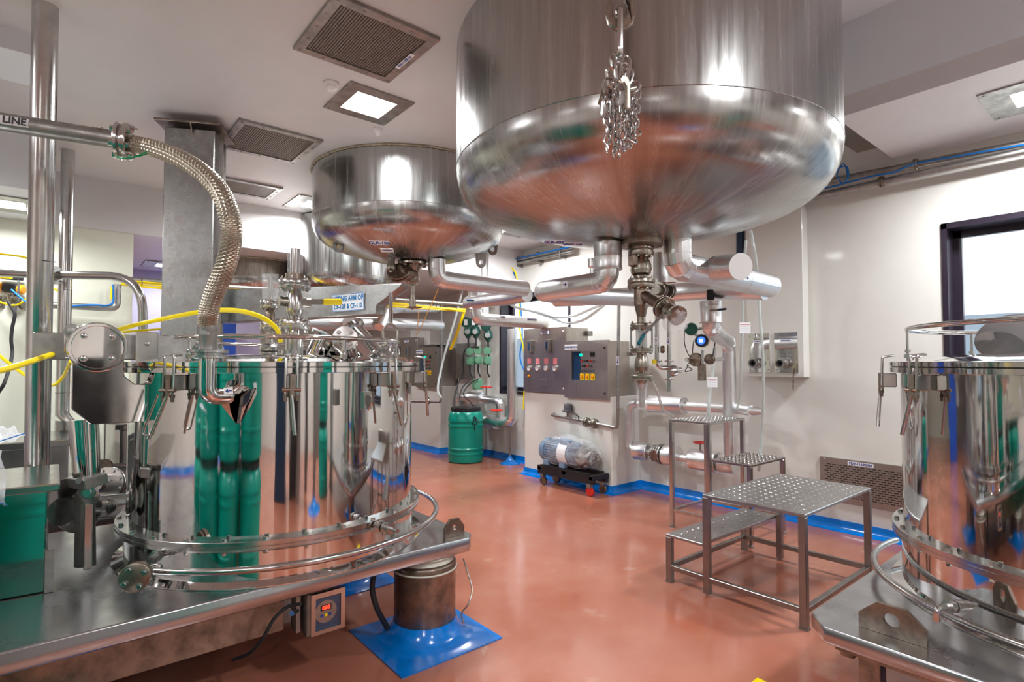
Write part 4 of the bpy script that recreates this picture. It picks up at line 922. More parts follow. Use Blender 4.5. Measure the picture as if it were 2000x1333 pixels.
# lower blind flange at start of the wash ring
w0 = V((0.285,2.883,0.725)); ax = V((-0.35, -0.93, 0.05)).normalized()
WF = obj('drain_flange', lathe(nb(), [(0.03, -0.06), (0.056, -0.055), (0.057, -0.035), (0.03, -0.033), (0.03, -0.028), (0.060, -0.026), (0.061, -0.002), (0.058, 0.0), (0.0, 0.0)], w0, ax, 36), 'rusty_steel', VS1)
Fm = frame(ax)
for k in range(4): a = 0.5+k*PI/2; bolt_part(WF, w0+Fm @ V((0.042*math.cos(a), 0.042*math.sin(a), 0)), 0.010, 0.012, tuple(round(v, 4) for v in ax), 'satin')
bm = nb(); cyl(bm, w0-ax*0.05, w0-ax*0.12, 0.028, seg=18); wr = pol(*C1, 0.95, F1-A_(33), 0.715); tube(bm, smooth_path([w0-ax*0.09, w0-ax*0.1+V((0.06, 0, 0.0)), wr], 5), 0.02, 14)
obj('ring_inlet', bm, 'satin', VS1)
bm = nb(); q = V((0.377,3.067,0.742)); q2 = V((0.428,3.180,0.730)); dd = (q2-q).normalized()
for s0, r_, l_ in ((-0.04, 0.014, 0.04), (0.0, 0.024, 0.025), (0.03, 0.028, 0.02), (0.055, 0.024, 0.03), (0.09, 0.017, 0.05)): lathe(bm, [(r_, s0), (r_*1.04, s0+l_*0.4), (r_, s0+l_)], q, dd, 14)
obj('drain_coupling', bm, 'satin', VS1)
q = V((1.346,2.716,0.786)); q2 = V((1.392,2.523,0.782)); bm = nb(); dd = (q2-q).normalized()
for s0, r_, l_ in ((-0.03, 0.02, 0.03), (0.0, 0.03, 0.03), (0.035, 0.026, 0.03), (0.07, 0.03, 0.02), (0.09, 0.012, 0.05)): lathe(bm, [(r_, s0), (r_*1.04, s0+l_*0.4), (r_, s0+l_)], q, dd, 14)
obj('ring_coupling', bm, 'satin', VS1)
# hinge bracket on the left: mirror plate, round cover, ram
HB = thing('hinge_bracket', 'polished lid hinge plate with round bolted cover left of the vessel', 'hinge bracket', (0.215,3.279,1.363))
HY = 3.3
out = [(0.065,3.300,1.671), (0.068,3.300,1.433), (0.143,3.300,1.356), (0.394,3.300,1.354), (0.390,3.300,1.539), (0.309,3.300,1.546), (0.269,3.300,1.585), (0.264,3.300,1.743), (0.242,3.300,1.792), (0.201,3.300,1.821), (0.138,3.300,1.828), (0.081,3.300,1.780)]
obj('plate', bevel(prism(nb(), out, (0, 0.05, 0)), 0.004), 'flat_mirror', HB, 30)
cc = V((0.160,3.300,1.723)); rr_ = 0.118
cv = obj('round_cover', lathe(nb(), [(rr_, 0), (rr_, 0.04), (rr_*0.95, 0.055), (rr_*0.86, 0.055), (rr_*0.84, 0.045), (0, 0.046)], cc, (0, -1, 0), 48), 'polished', HB)
for k in range(4): a = PI/4+k*PI/2; bolt_part(cv, cc+V((0.075*math.cos(a), -0.046, 0.075*math.sin(a))), 0.012, 0.008, (0.0, -1.0, 0.0), 'satin')
ec = V((0.067,3.420,1.801)); obj('pivot_ear', bevel(prism(nb(), [(0.038,3.400,1.672), (0.035,3.400,1.807), (0.048,3.400,1.834), (0.075,3.400,1.838), (0.099,3.400,1.817), (0.106,3.400,1.672)], (0, 0.03, 0)), 0.004), 'satin', HB)
obj('pivot_pin', lathe(nb(), [(0.02, 0), (0.03, 0.002), (0.03, 0.008), (0.018, 0.008), (0.018, 0.02), (0.006, 0.022)], (ec.x-0.005, 3.398, ec.z), (0, -1, 0), 20), 'dull_steel', HB)
# mirrored hinge plate behind and cross arm carrying the lid
obj('cross_arm', bevel(box(nb(), (-0.08, 3.55, 1.665), (0.62, 3.67, 1.80)), 0.005), 'dull_steel', HB)
pp = V((0.382,3.647,1.757)); o = obj('end_plate', bevel(box(nb(), (pp.x-0.05, 3.50, 1.64), (pp.x+0.05, 3.545, 1.815)), 0.004), 'satin', HB)
bolt_part(o, (pp.x, 3.50, 1.75), 0.013, 0.008, (0.0, -1.0, 0.0), 'satin')
# hydraulic ram standing on the platform
r1 = V((0.122,3.538,1.363)); r2 = V((0.142,3.522,1.055)); RM = thing('hydraulic_ram', 'slanted steel ram cylinder pinned to a channel bracket left of vessel', 'hydraulic ram', (0.153,3.598,0.592))
obj('tube', cyl(nb(), r2, r1, 0.056, 0.064, seg=28), 'polished', RM)
cb = V((0.141,3.509,1.057)); obj('clamp_block', bevel(bar(nb(), (0.096,3.481,1.052), (0.194,3.530,1.067), 0.14, 0.055), 0.005), 'dull_steel', RM)
ft = V((0.153,3.598,0.592))
obj('upright_plate', bevel(prism(nb(), [V((0.115,3.492,0.631)), V((0.114,3.493,1.000)), V((0.127,3.482,1.023)), V((0.156,3.458,1.028)), V((0.174,3.443,1.008)), V((0.186,3.432,0.646))], V((-0.02, 0.03, 0))), 0.004), 'dull_steel', RM)
obj('channel', bevel(bar(nb(), (0.148,3.425,0.642), (0.146,3.427,0.957), 0.035, 0.03), 0.004), 'satin', RM)
obj('pin', lathe(nb(), [(0.034, 0), (0.034, 0.006), (0.02, 0.008), (0.02, 0.018), (0.0, 0.018)], (0.146,3.447,1.009), (-0.5, -0.86, 0), 20), 'satin', RM)
bm = nb()
for q_ in ((0.108,3.432,1.074), (0.178,3.466,1.079)): lathe(bm, [(0.014, 0), (0.014, 0.008)], q_, (-0.5, -0.86, 0), 8)
obj('clamp_bolts', bm, 'dull_steel', RM)
# ---------------------------------------------------------------- platforms
def platform(name, label, outline, z, h, m='deck'):
    t = thing(name, label, 'platform', (outline[0][0], outline[0][1], z-h))
    obj('deck_plate', bevel(prism(nb(), [(x, y, z-h) for x, y in outline], (0, 0, h)), 0.006), m, t)
    return t
PL1 = platform('platform', 'wide low steel platform carrying the left centrifuge and motor box', [(-2.3, 2.77), (1.965, 2.77), (2.02, 2.83), (2.02, 4.5), (-2.3, 4.5)], 0.59, 0.085)
PL2 = platform('platform', 'steel platform with cut corner under the right-hand centrifuge', [(2.60, -2.0), (5.3, -2.0), (5.3, 1.11), (2.72, 1.11), (2.60, 1.01)], 0.50, 0.068)
def lug_plate(parent, a, b, h, t_, hr, name='lifting_lug'):
    a, b = V(a), V(b); d = (b-a); L_ = d.length; d.normalize(); n = V((d.y, -d.x, 0)); up = V((0, 0, 1))
    pts = [a, b, b+up*h*0.5, a+d*L_*0.72+up*h, a+d*L_*0.28+up*h, a+up*h*0.5]
    return obj(name, plate_hole(nb(), pts, (a+b)/2+up*h*0.52, hr, n*t_), 'rusty_steel', parent)
lug_plate(PL1, (1.835, 2.86, 0.591), (1.975, 2.86, 0.591), 0.105, 0.02, 0.018)
lug_plate(PL2, (2.725, 0.915, 0.501), (2.725, 0.67, 0.501), 0.125, -0.022, 0.03)
# under-frame beams
obj('underframe', box(nb(), (-2.2, 2.95, 0.285), (0.93, 3.05, 0.505)), 'rusty_steel', PL1)
obj('underframe', box(nb(), (-2.2, 4.2, 0.285), (1.6, 4.3, 0.505)), 'rusty_steel', PL1)
bm = nb(); box(bm, (2.64, -1.9, 0.405), (2.70, 0.98, 0.431)); box(bm, (2.70, 0.93, 0.36), (5.2, 0.98, 0.431)); obj('underframe', bm, 'rusty_steel', PL2)
for y_ in (0.86,): obj('leg', bevel(box(nb(), (2.70, 0.83, 0.0), (2.78, 0.91, 0.431)), 0.004), 'rusty_steel', PL2)
obj('leg', bevel(box(nb(), (5.0, 0.83, 0.0), (5.08, 0.91, 0.431)), 0.004), 'rusty_steel', PL2)
def support(parent, x, y, ztop, r, label, mat_half=None, nearest=False):
    t = thing('support_column', label, 'support column', (x, y, 0.0))
    obj('casing', lathe(nb(), [(r*0.98, 0.06), (r, 0.08), (r, ztop-0.09), (r*1.015, ztop-0.088), (r*1.015, ztop-0.06), (r, ztop-0.055), (r*0.92, ztop-0.045)], (x, y, 0), seg=48), 'rusty_steel', t)
    obj('boot', lathe(nb(), [(r*0.93, ztop-0.046), (r*0.86, ztop-0.03), (r*0.95, ztop-0.012), (r*0.9, ztop)], (x, y, 0), seg=32), 'canvas', t)
    h = mat_half or r*1.75; N_ = 48; bm = nb(); rows = []
    prof = [(1.0, 0.0), (1.0, 0.006), (0.62, 0.010), (0.36, 0.022), (0.18, 0.05), (0.06, 0.09), (0.0, 0.115)]
    for (s_, z_) in prof:
        row = []
        for k in range(N_):
            a = 2*PI*k/N_; ca, sa = math.cos(a), math.sin(a); sq = h/max(abs(ca), abs(sa)); base = r*1.01
            rad = base+(sq-base)*s_ if s_ > 0.7 else base+(min(sq, h*1.12)-base)*s_
            row.append(bm.verts.new((x+ca*rad, y+sa*rad, z_+0.0005)))
        rows.append(row)
    for a, b in zip(rows, rows[1:]):
        for k in range(N_): quad(bm, [a[k], a[(k+1) % N_], b[(k+1) % N_], b[k]])
    obj('blue_mat', bm, 'blue_epoxy', t)
    return t
SU = support(PL1, 1.765, 2.955, 0.505, 0.185, 'rusty round column on a blue square mat under left platform corner', 0.335)
obj('strap', torus(nb(), (1.765, 2.955, 0.415), 0.189, 0.006, seg=48, s2=6), 'canvas', SU)
support(PL1, -0.02, 2.97, 0.285, 0.19, 'short round column under platform at the bottom left corner', 0.335)
support(PL1, 1.70, 4.12, 0.505, 0.185, 'round column on blue mat hidden behind, under the platform rear corner', 0.335)
support(PL2, 3.35, 0.25, 0.36, 0.185, 'round column under the right platform, mostly hidden', 0.33)
tag(obj('cable', tube(nb(), smooth_path([(1.921,2.772,0.470), (1.903,2.709,0.423), (1.897,2.649,0.339), (1.853,2.621,0.272), (1.823,2.645,0.220), (1.830,2.639,0.163)], 6), 0.0045, 6), 'dull_steel'), 'thin strap hanging from the rusty column to its blue mat', 'strap')
tag(obj('hose', tube(nb(), smooth_path([(1.460,3.012,0.433), (1.451,3.019,0.339), (1.470,3.004,0.236), (1.523,3.024,0.134), (1.563,3.043,0.067)], 6), 0.016, 10), 'black_rubber'), 'thick black hose curving down beside rusty column', 'hose')
# indicator box under the platform edge
t = thing('indicator_box', 'small steel indicator box with red digital display under platform edge', 'indicator', (1.1, 2.80, 0.27))
bm = nb(); box(bm, (1.0, 2.81, 0.275), (1.18, 2.95, 0.485)); obj('housing', bevel(bm, 0.004), 'dull_steel', t)
bm = nb()
for a in ((1.015, 0.28, 1.19, 0.30), (1.015, 0.46, 1.19, 0.485), (1.015, 0.30, 1.037, 0.46), (1.168, 0.30, 1.19, 0.46)): box(bm, (a[0], 2.79, a[1]), (a[2], 2.81, a[3]))
obj('door_frame', bm, 'satin', t)
obj('window', box(nb(), (1.037, 2.800, 0.30), (1.168, 2.806, 0.46)), 'glass_dark', t)
dl = obj('dial_plate', lathe(nb(), [(0.056, 0), (0.056, 0.003), (0, 0.003)], (1.092, 2.8, 0.385), (0, -1, 0), 32), 'dull_steel', t)
obj('display_window', lay(nb(), (1.092, 2.797, 0.405), (1, 0, 0), (0, -1, 0), 0.055, 0.028, 0.002), 'black', dl)
text('lettering', '888', (1.092, 2.794, 0.405), (1, 0, 0), (0, -1, 0), 0.028, 'led_red', dl, 0.0006)
for k, m_ in ((-1, 'ink_blue'), (0, 'yellow'), (1, 'ink_blue')): obj('button', lathe(nb(), [(0.007, 0), (0.007, 0.004), (0, 0.004)], (1.092+k*0.021, 2.797, 0.368), (0, -1, 0), 12), m_, dl)
obj('bracket', box(nb(), (0.965, 2.86, 0.29), (0.985, 2.94, 0.505)), 'dull_steel', t)
obj('cable_gland', cyl(nb(), (0.985, 2.88, 0.40), (0.94, 2.85, 0.40), 0.014, seg=12), 'satin', t)
obj('cable', tube(nb(), smooth_path([(0.959,2.778,0.466), (0.905,2.823,0.448), (0.848,2.831,0.405), (0.805,2.841,0.329), (0.764,2.901,0.246), (0.718,3.043,0.167)], 6), 0.009, 8), 'black_rubber', t)
# motor / drive box in the foreground left
t = thing('drive_cover', 'open-fronted looking steel drive cover box on the platform at left edge', 'machine cover', (-0.6, 3.33, 0.592))
t['label'] = 'boxy polished steel drive cover with overhanging lid at left edge, nearest one'
obj('body', bevel(prism(nb(), [(-1.4, 3.47, 0.592), (-0.01, 3.36, 0.592), (-0.01, 3.93, 0.592), (-1.4, 3.93, 0.592)], (0, 0, 0.468)), 0.006), 'flat_mirror', t)
obj('lid', bevel(prism(nb(), [(-1.45, 3.445, 1.055), (0.035, 3.33, 1.055), (0.035, 3.97, 1.055), (-1.45, 3.97, 1.055)], (0, 0, 0.035)), 0.006), 'satin', t)
obj('corner_flange', box(nb(), (-0.012, 3.345, 0.592), (0.02, 3.37, 0.78)), 'dull_steel', t)
# second drive cover further back with its vessel
t = thing('drive_cover', 'steel box with flat lid further back behind the foreground drive cover', 'machine cover', (-0.4, 5.6, 0.62))
bx = V((0.109,6.408,1.091)); by = V((0.101,6.415,0.747))
obj('body', bevel(box(nb(), (-2.2, 5.05, 0.6), (bx.x-0.02, 5.6, bx.z-0.03)), 0.006), 'satin', t)
obj('lid', bevel(box(nb(), (-2.25, 5.0, bx.z-0.03), (bx.x+0.04, 5.7, bx.z+0.02)), 0.006), 'satin', t)
PL3 = platform('platform', 'second steel platform further back at far left', [(-3.0, 4.85), (1.3, 4.85), (1.3, 6.8), (-3.0, 6.8)], 0.59, 0.085)
support(PL3, 0.9, 5.1, 0.505, 0.185, 'round column under the rear left platform, hidden behind vessel', 0.3)
support(PL3, -2.0, 5.1, 0.505, 0.185, 'round column under the rear left platform, outside the picture', 0.3)
# rear vessel (seen left of the front one)
vx, vy = ((0.553,6.560,0.947))[:2]
VS3 = vessel('centrifuge', 'smaller looking centrifuge on rear platform seen past the hinge plate', 0.75, 5.85, 0.59, R=0.42, RF=0.46, zf=0.785, zr=1.2, face=-2.0, clamps=(), ringR=0.52, ringz=0.68, ring=(3.0, 5.5), rail=(0, 6.2), railR=0.3, railz=1.28, nb_=20)
# pipework between ram and vessel, flanged
PB = thing('flanged_pipe', 'fat steel pipe with bolted flanges between ram and left vessel', 'pipe', (0.194,4.128,0.767))
fa, fb = V((0.207,3.922,0.831)), V((0.419,4.331,0.736))
obj('pipe', cyl(nb(), V((0.048,3.794,0.861)), fb, 0.072, seg=28), 'satin', PB)
obj('flange', flange_bm(nb(), (0.259,4.009,0.810), (fb-fa).normalized(), 0.05, 0.03, 0.004, 0.003, 4), 'satin', PB)
sc = V((0.114,3.870,0.876)); obj('scroll_flange', lathe(nb(), [(0.08, -0.03), (0.15, -0.03), (0.155, -0.01), (0.155, 0.01), (0.12, 0.02), (0.09, 0.05), (0.075, 0.06)], sc, (0.75, 0.6, 0.05), 40), 'satin', PB)
PC = thing('flanged_pipe', 'upper steel pipe with bolted flange pair behind the ram', 'pipe', (0.280,4.577,0.829))
fa, fb = V((0.208,4.506,0.868)), V((0.475,4.934,0.759))
obj('pipe', cyl(nb(), fa, fb, 0.062, seg=28), 'satin', PC); obj('flange', flange_bm(nb(), (0.297,4.640,0.833), (fb-fa).normalized(), 0.11, 0.06, 0.014, 0.01, 8), 'satin', PC)
PD = thing('flanged_pipe', 'small rusty blind flange with thin pipe just above flanged pipes', 'pipe', (0.315,5.197,0.864))
obj('flange', flange_bm(nb(), (0.312,5.200,0.864), (-0.5, -0.8, 0), 0.055, 0.03, 0.015, 0.008, 4), 'rusty_steel', PD); obj('pipe', cyl(nb(), (0.328,5.252,0.859), (0.486,5.315,0.831), 0.02, seg=12), 'satin', PD)
# ================================================================ left side: poles, vent line, hose, lifting column
t = thing('pole', 'thick steel pole nearest the left edge rising to the ceiling', 'pole', (-0.05, 4.07, 0.0))
p0, p1 = V((-0.060,4.027,1.097)), V((-0.070,3.737,3.560)); d_ = (p0-p1).normalized()
obj('tube', cyl(nb(), p0-d_*(p0.z/d_.z)*1.0, p1-d_*0.0, 0.056, seg=40), 'satin', t)
obj('tie_ring', torus(nb(), V((-0.057,3.901,2.200)), 0.0575, 0.0025, d_, seg=32, s2=6), 'black', t)
t = thing('pole', 'thinner steel pole just behind the thick one with yellow cable strapped', 'pole', (0.066,6.444,1.091))
obj('tube', cyl(nb(), (0.069,6.182,0.323), (0.061,6.188,3.537), 0.050, seg=32), 'satin', t)
for y_ in (571, 663, 771): obj('tie_ring', torus(nb(), V((0.061,6.188,3.537)).lerp(V((0.069,6.182,0.323)), (y_-290)/720), 0.0515, 0.002, (0, 0, 1), seg=28, s2=6), 'black', t)
t = thing('vent_pipe', 'dull steel vent line pipe with white label entering from the left edge', 'pipe', (-0.186,3.014,2.624))
v0, v1, v2 = V((-0.305,3.346,2.724)), V((0.155,3.198,2.710)), V((0.216,3.174,2.703))
obj('pipe', cyl(nb(), v0, v2, 0.0415, seg=32), 'dull_steel', t)
vd = (v2-v0).normalized()
obj('weld_bead', torus(nb(), v1, 0.042, 0.003, vd, seg=28, s2=6), 'rusty_steel', t)
obj('weld_bead', torus(nb(), v1+vd*-0.015, 0.042, 0.0025, vd, seg=28, s2=6), 'dull_steel', t)
fc = V((0.234,3.172,2.700)); obj('flange', flange_bm(nb(), fc, vd, 0.088, 0.04, 0.017, 0.016, 6, 0.013), 'satin', t)
# label wrapped on the pipe
nf = V((-0.64, -0.77, 0)); nf = (nf - vd*nf.dot(vd)).normalized()
# curved label: partial cylinder strip
def pipe_label(parent, c, axis, n, r, L_, arc_, m='label_white'):
    axis = V(axis).normalized(); n = V(n).normalized(); s_ = axis.cross(n); bm = nb(); rows = []
    for e in (-1, 1):
        rows.append([bm.verts.new(V(c)+axis*L_/2*e+(n*math.cos(a)+s_*math.sin(a))*(r+0.001)) for a in [(-arc_/2+arc_*k/8) for k in range(9)]])
    for k in range(8): quad(bm, [rows[0][k], rows[0][k+1], rows[1][k+1], rows[1][k]])
    return obj('label', bm, m, parent)
lc_ = V((-0.200,3.299,2.717)); lc_ = v0+vd*((lc_-v0).dot(vd))
pipe_label(t, lc_, vd, nf, 0.0415, 0.215, 0.95)
bm = nb(); torus(bm, lc_+vd*0.113, 0.0435, 0.0008, vd, seg=24, s2=4)
text('lettering', 'VENT LINE', lc_+nf*0.0435, vd, nf, 0.042, 'ink_black', t, 0.0012)
bm.free()
t2_ = tag(obj('wire_loop', tube(nb(), smooth_path([(0.206,3.117,2.611), (0.211,3.074,2.590), (0.244,3.047,2.588), (0.292,3.046,2.616), (0.318,3.050,2.638), (0.309,3.058,2.623), (0.266,3.041,2.596), (0.244,3.059,2.603)], 6), 0.0028, 6), 'green_wire'), 'green wire loop tied around the hose flange', 'wire')
# braided hose
HO = thing('braided_hose', 'flexible braided steel hose arching from vent line down to vessel inlet', 'hose', (0.526,2.748,1.704))
hp_ = [(0.267,3.157,2.694), (0.342,3.056,2.660), (0.421,2.874,2.580), (0.482,2.693,2.479), (0.522,2.543,2.366), (0.543,2.461,2.244), (0.549,2.456,2.150), (0.542,2.513,2.052), (0.528,2.616,1.965), (0.522,2.712,1.884), (0.523,2.750,1.807)]
pth = smooth_path(hp_, 30)
bm = tube(nb(), pth, 0.0405, 44)
bm.verts.ensure_lookup_table()
for i_, p_ in enumerate(pth):
    for k_ in range(44):
        v_ = bm.verts[i_*44+k_]; d_k = (v_.co-p_); on = ((i_//2)+(k_//2)) % 2
        v_.co = p_+d_k*(1.0 if on else 0.925)
obj('braid', bm, 'braid', HO, 15)
obj('end_ferrule', cyl(nb(), (0.523,2.750,1.816), (0.523,2.750,1.773), 0.041, seg=28), 'dull_steel', HO)
obj('end_ferrule', cyl(nb(), (0.253,3.182,2.703), (0.281,3.133,2.685), 0.041, seg=28), 'rusty_steel', HO)
ix2, iy2 = ix, iy
obj('end_pipe', lathe(nb(), [(0.035, 0), (0.035, 0.055), (0.038, 0.065), (0.038, 0.09), (0.041, 0.10), (0.041, 0.12)], (ix2, iy2, 1.665+0.03), (0, 0, 1), 28), 'dull_steel', HO)
# stainless column with lifting arm
CM = thing('lifting_column', 'tall square stainless column with top plate reaching the ceiling', 'column', (0.811,4.785,0.527))
ca = math.radians(12)
def cam_pt(c, d, z): # point from lateral/forward offset
    return V((0.6388*d+0.7694*c, 0.7694*d-0.6388*c, z))
K0 = cam_pt(-2.264, 4.15, 0); U_ = (cam_pt(-2.264-math.cos(ca), 4.15-math.sin(ca), 0)-K0).normalized(); W_ = (cam_pt(-2.264-math.sin(ca), 4.15+math.cos(ca), 0)-K0).normalized()
wd, dp_ = 0.345, 0.30
def quadp(z, e=0.0): return [K0-U_*e-W_*e+V((0, 0, z)), K0+U_*(wd+e)-W_*e+V((0, 0, z)), K0+U_*(wd+e)+W_*(dp_+e)+V((0, 0, z)), K0-U_*e+W_*(dp_+e)+V((0, 0, z))]
obj('shaft', bevel(prism(nb(), quadp(0.0), (0, 0, 3.42)), 0.006), 'column_steel', CM)
bm = nb(); obj('top_plate', bevel(prism(bm, quadp(3.445, 0.055), (0, 0, 0.018)), 0.003), 'rusty_steel', CM)
pts = [K0-U_*0.0+W_*0.02, K0-U_*0.045+W_*0.02, K0-U_*0.045+W_*0.26, K0-U_*0.0+W_*0.26]
obj('side_channel', prism(nb(), [K0-U_*0.001+W_*0.10+V((0, 0, 0.0)), K0-U_*0.035+W_*0.10, K0-U_*0.035+W_*0.115, K0-U_*0.001+W_*0.115], (0, 0, 3.44)), 'satin', CM)
for a_ in (0.15,): obj('stiffener', prism(nb(), [K0+U_*a_-W_*0.0+V((0, 0, 3.445)), K0+U_*a_-W_*0.05+V((0, 0, 3.445)), K0+U_*a_-W_*0.0+V((0, 0, 3.37))], U_*0.008), 'rusty_steel', CM)
# arm
AR = thing('jib_crane', 'long tapered steel lifting arm with blue and white lettered sign', 'crane arm', (1.480,4.230,2.115))
q = [V((0.973,4.859,2.230)), V((1.946,3.610,2.230)), V((1.941,3.616,2.208)), V((1.820,3.747,2.075)), V((1.815,3.753,2.007)), V((0.977,4.856,1.966))]
nn_ = (q[1]-q[0]); nn_ = V((-nn_.y, nn_.x, 0)).normalized()
if nn_.dot(V((0.64, 0.77, 0))) < 0: nn_ = -nn_
obj('beam', bevel(prism(nb(), q, nn_*0.15), 0.004), 'column_steel', AR)
ud = (q[1]-q[0]).normalized(); sc_ = (V((1.676,3.925,2.099)))
nrm = -nn_; uu_ = V((ud.x, ud.y, 0)).normalized()
uu_ = (uu_*0.997+V((0, 0, 0.055))).normalized()
sp = obj('sign_plate', lay(nb(), sc_+nrm*0.004, uu_, nrm, 0.262, 0.131, 0.002), 'label_white', AR)
sg = sc_+nrm*0.0065; vv = nrm.cross(uu_)
bm = nb()
for (a, b, w1, h1) in ((0, 0.062, 0.258, 0.004), (0, -0.062, 0.258, 0.004), (0.127, 0, 0.004, 0.128), (-0.127, 0, 0.004, 0.128)): lay(bm, sg+uu_*a+vv*b, uu_, nrm, w1, h1, 0.001)
obj('border', bm, 'sign_blue', sp)
text('lettering', 'LIFTING ARM OF', sg+vv*0.028, uu_, nrm, 0.050, 'sign_blue', sp, 0.0016, 0.66)
text('lettering', 'CF-109 & CF-110', sg-vv*0.03, uu_, nrm, 0.050, 'sign_blue', sp, 0.0016, 0.64)
# hanging rod, bow shackle, chain
HK = thing('chain_sling', 'steel rod, bow shackle and chain hanging from the arm tip to the lid', 'chain', (1.828,3.525,1.682))
obj('rod', cyl(nb(), (1.890,3.669,2.156), (1.854,3.595,1.918), 0.016, seg=14), 'satin', HK)
sh = [(1.801,3.600,1.814), (1.801,3.600,1.883), (1.837,3.570,1.927), (1.874,3.539,1.883), (1.874,3.539,1.814)]
obj('shackle', tube(nb(), smooth_path(sh, 6), 0.0095, 10), 'satin', HK)
obj('shackle_pin', cyl(nb(), (1.790,3.609,1.814), (1.885,3.530,1.814), 0.008, seg=10), 'satin', HK)
def link(c, ax1, ax2, L_, w_, r_):
    """oval link: long axis ax1, width axis ax2"""
    a, b = V(ax1).normalized(), V(ax2).normalized(); b = (b-a*b.dot(a)).normalized(); n = 10; pts = []; h = L_/2-w_/2
    for k in range(n): t_ = -PI/2+PI*k/(n-1); pts.append(V(c)+a*(h+w_/2*math.cos(t_))+b*w_/2*math.sin(t_))
    for k in range(n): t_ = PI/2+PI*k/(n-1); pts.append(V(c)+a*(-h+w_/2*math.cos(t_))+b*w_/2*math.sin(t_))
    return tube(nb(), pts, r_, 8, closed=True)
LINKS = {}
def link_part(parent, c, ax1, ax2, L_, w_, r_, m='satin', name='chain_link'):
    key = (L_, w_, r_, m)
    if key not in LINKS:
        o = obj(name, link((0, 0, 0), (0, 0, 1), (1, 0, 0), L_, w_, r_), m, None); LINKS[key] = o.data; bpy.data.objects.remove(o)
    o = bpy.data.objects.new(name, LINKS[key]); COL.objects.link(o); o.parent = parent
    a = V(ax1).normalized(); b = V(ax2); b = (b-a*b.dot(a)).normalized()
    mt = Matrix3(b, a.cross(b), a).to_4x4(); mt.translation = V(c)-OFF.get(parent.name, V((0, 0, 0))); o.matrix_local = mt
    return o
for k, (c, a) in enumerate((((1.827,3.578,1.784), (0.1, 0, 1)), ((1.848,3.535,1.769), (0.3, 0, 1)), ((1.829,3.551,1.740), (0, 0.2, 1)), ((1.852,3.505,1.729), (-0.2, 0, 1)), ((1.828,3.525,1.693), (0.5, 0, 0.8)))):
    link_part(HK, c, a, (1, -0.8, 0) if k % 2 else (0.6, 0.8, 0), 0.06, 0.04, 0.0065)
# ---------------------------------------------------------------- hoist hook with chain bundle, hanging in front of the biggest tank
GH = thing('lifting_hook', 'steel crane hook and ring holding a bundle of chain in front of biggest tank', 'hook', (1.588,1.281,3.069))
# hook: C-shaped plate
rd = V((0.7694, -0.6388, 0)); up = V((0, 0, 1)); fw_ = V((0.6388, 0.7694, 0)); hc = V((1.585,1.284,2.953))
pts = []; S_ = 0.00186
prof = [(-2, 60), (16, 60), (14, 42), (4, 30), (18, 14), (18, -4), (6, -18), (-8, -16), (-16, -2), (-13, 16), (-20, 26), (-29, 12), (-31, -6), (-24, -28), (-8, -40), (10, -40), (28, -28), (34, -6), (32, 14), (24, 30), (26, 60)]
bm = nb(); f_ = [hc+rd*x*S_*0.92+up*y*S_*0.95 for x, y in prof]
o = obj('hook', bevel(prism(bm, f_, fw_*0.022), 0.004), 'cast_steel', GH)
obj('shank', lathe(nb(), [(0.016, 0), (0.018, 0.1), (0.018, 0.7)], V((1.605,1.293,3.068)), (0, 0, 1), 16), 'cast_steel', GH)
link_part(GH, (1.581,1.287,2.861), (0.02, 0, 1), fw_, 0.185, 0.055, 0.011, 'satin', 'ring')
CH = thing('chain_bundle', 'bundle of looped steel chain with two grab hooks hanging from the ring', 'chain', (1.587,1.282,2.436))
random.seed(5)
link_part(CH, (1.571,1.295,2.757), (-0.15, 0.1, 1), rd, 0.062, 0.032, 0.006); link_part(CH, (1.601,1.270,2.753), (0.2, 0.1, 1), rd+fw_*0.4, 0.062, 0.034, 0.006)
link_part(CH, (1.569,1.277,2.714), (-0.2, 0, 1), rd+fw_*0.6, 0.07, 0.03, 0.0065); link_part(CH, (1.578,1.263,2.706), (0.12, 0, 1), rd-fw_*0.3, 0.075, 0.03, 0.0065)
link_part(CH, (1.560,1.304,2.699), (-0.45, 0, 1), rd, 0.07, 0.03, 0.0065); link_part(CH, (1.605,1.267,2.703), (0.35, 0, 1), rd, 0.07, 0.03, 0.0065)
link_part(CH, (1.623,1.252,2.665), (0.5, 0, 0.8), rd, 0.06, 0.036, 0.006); link_part(CH, (1.550,1.313,2.665), (-0.3, 0, 1), rd+fw_*0.2, 0.06, 0.036, 0.006)
link_part(CH, (1.544,1.318,2.585), (0.0, 0, 1), rd, 0.07, 0.034, 0.006)
# strands
strands = [(1187, 230, 284, 0.0), (1193, 170, 262, 0.02), (1202, 165, 290, -0.02), (1209, 175, 292, 0.01), (1217, 215, 283, -0.03), (1226, 225, 276, 0.0), (1246, 180, 252, -0.01), (1243, 186, 262, 0.015), (1206, 160, 240, 0.03), (1232, 205, 268, 0.02)]
def lerp_px(px_, y0, y1, dd, n): pass
for si, (px_, y0, y1, off) in enumerate(strands):
    top = cam_pt((px_-1000)/1078*2.0, 2.0+off, 1.65+(709-y0)/1078*2.0); bot = cam_pt((px_-1000+random.uniform(-3, 3))/1078*2.0, 2.0+off, 1.65+(709-y1)/1078*2.0)
    L_ = (top-bot).length; n = max(2, int(L_/0.026))
    for k in range(n+1):
        c = top.lerp(bot, k/n)+rd*random.uniform(-0.002, 0.002); b = (rd*math.cos(k*1.57+si)+fw_*math.sin(k*1.57+si))
        link_part(CH, c, (bot-top)+rd*random.uniform(-0.01, 0.01)*3, b, 0.037, 0.022, 0.0036)
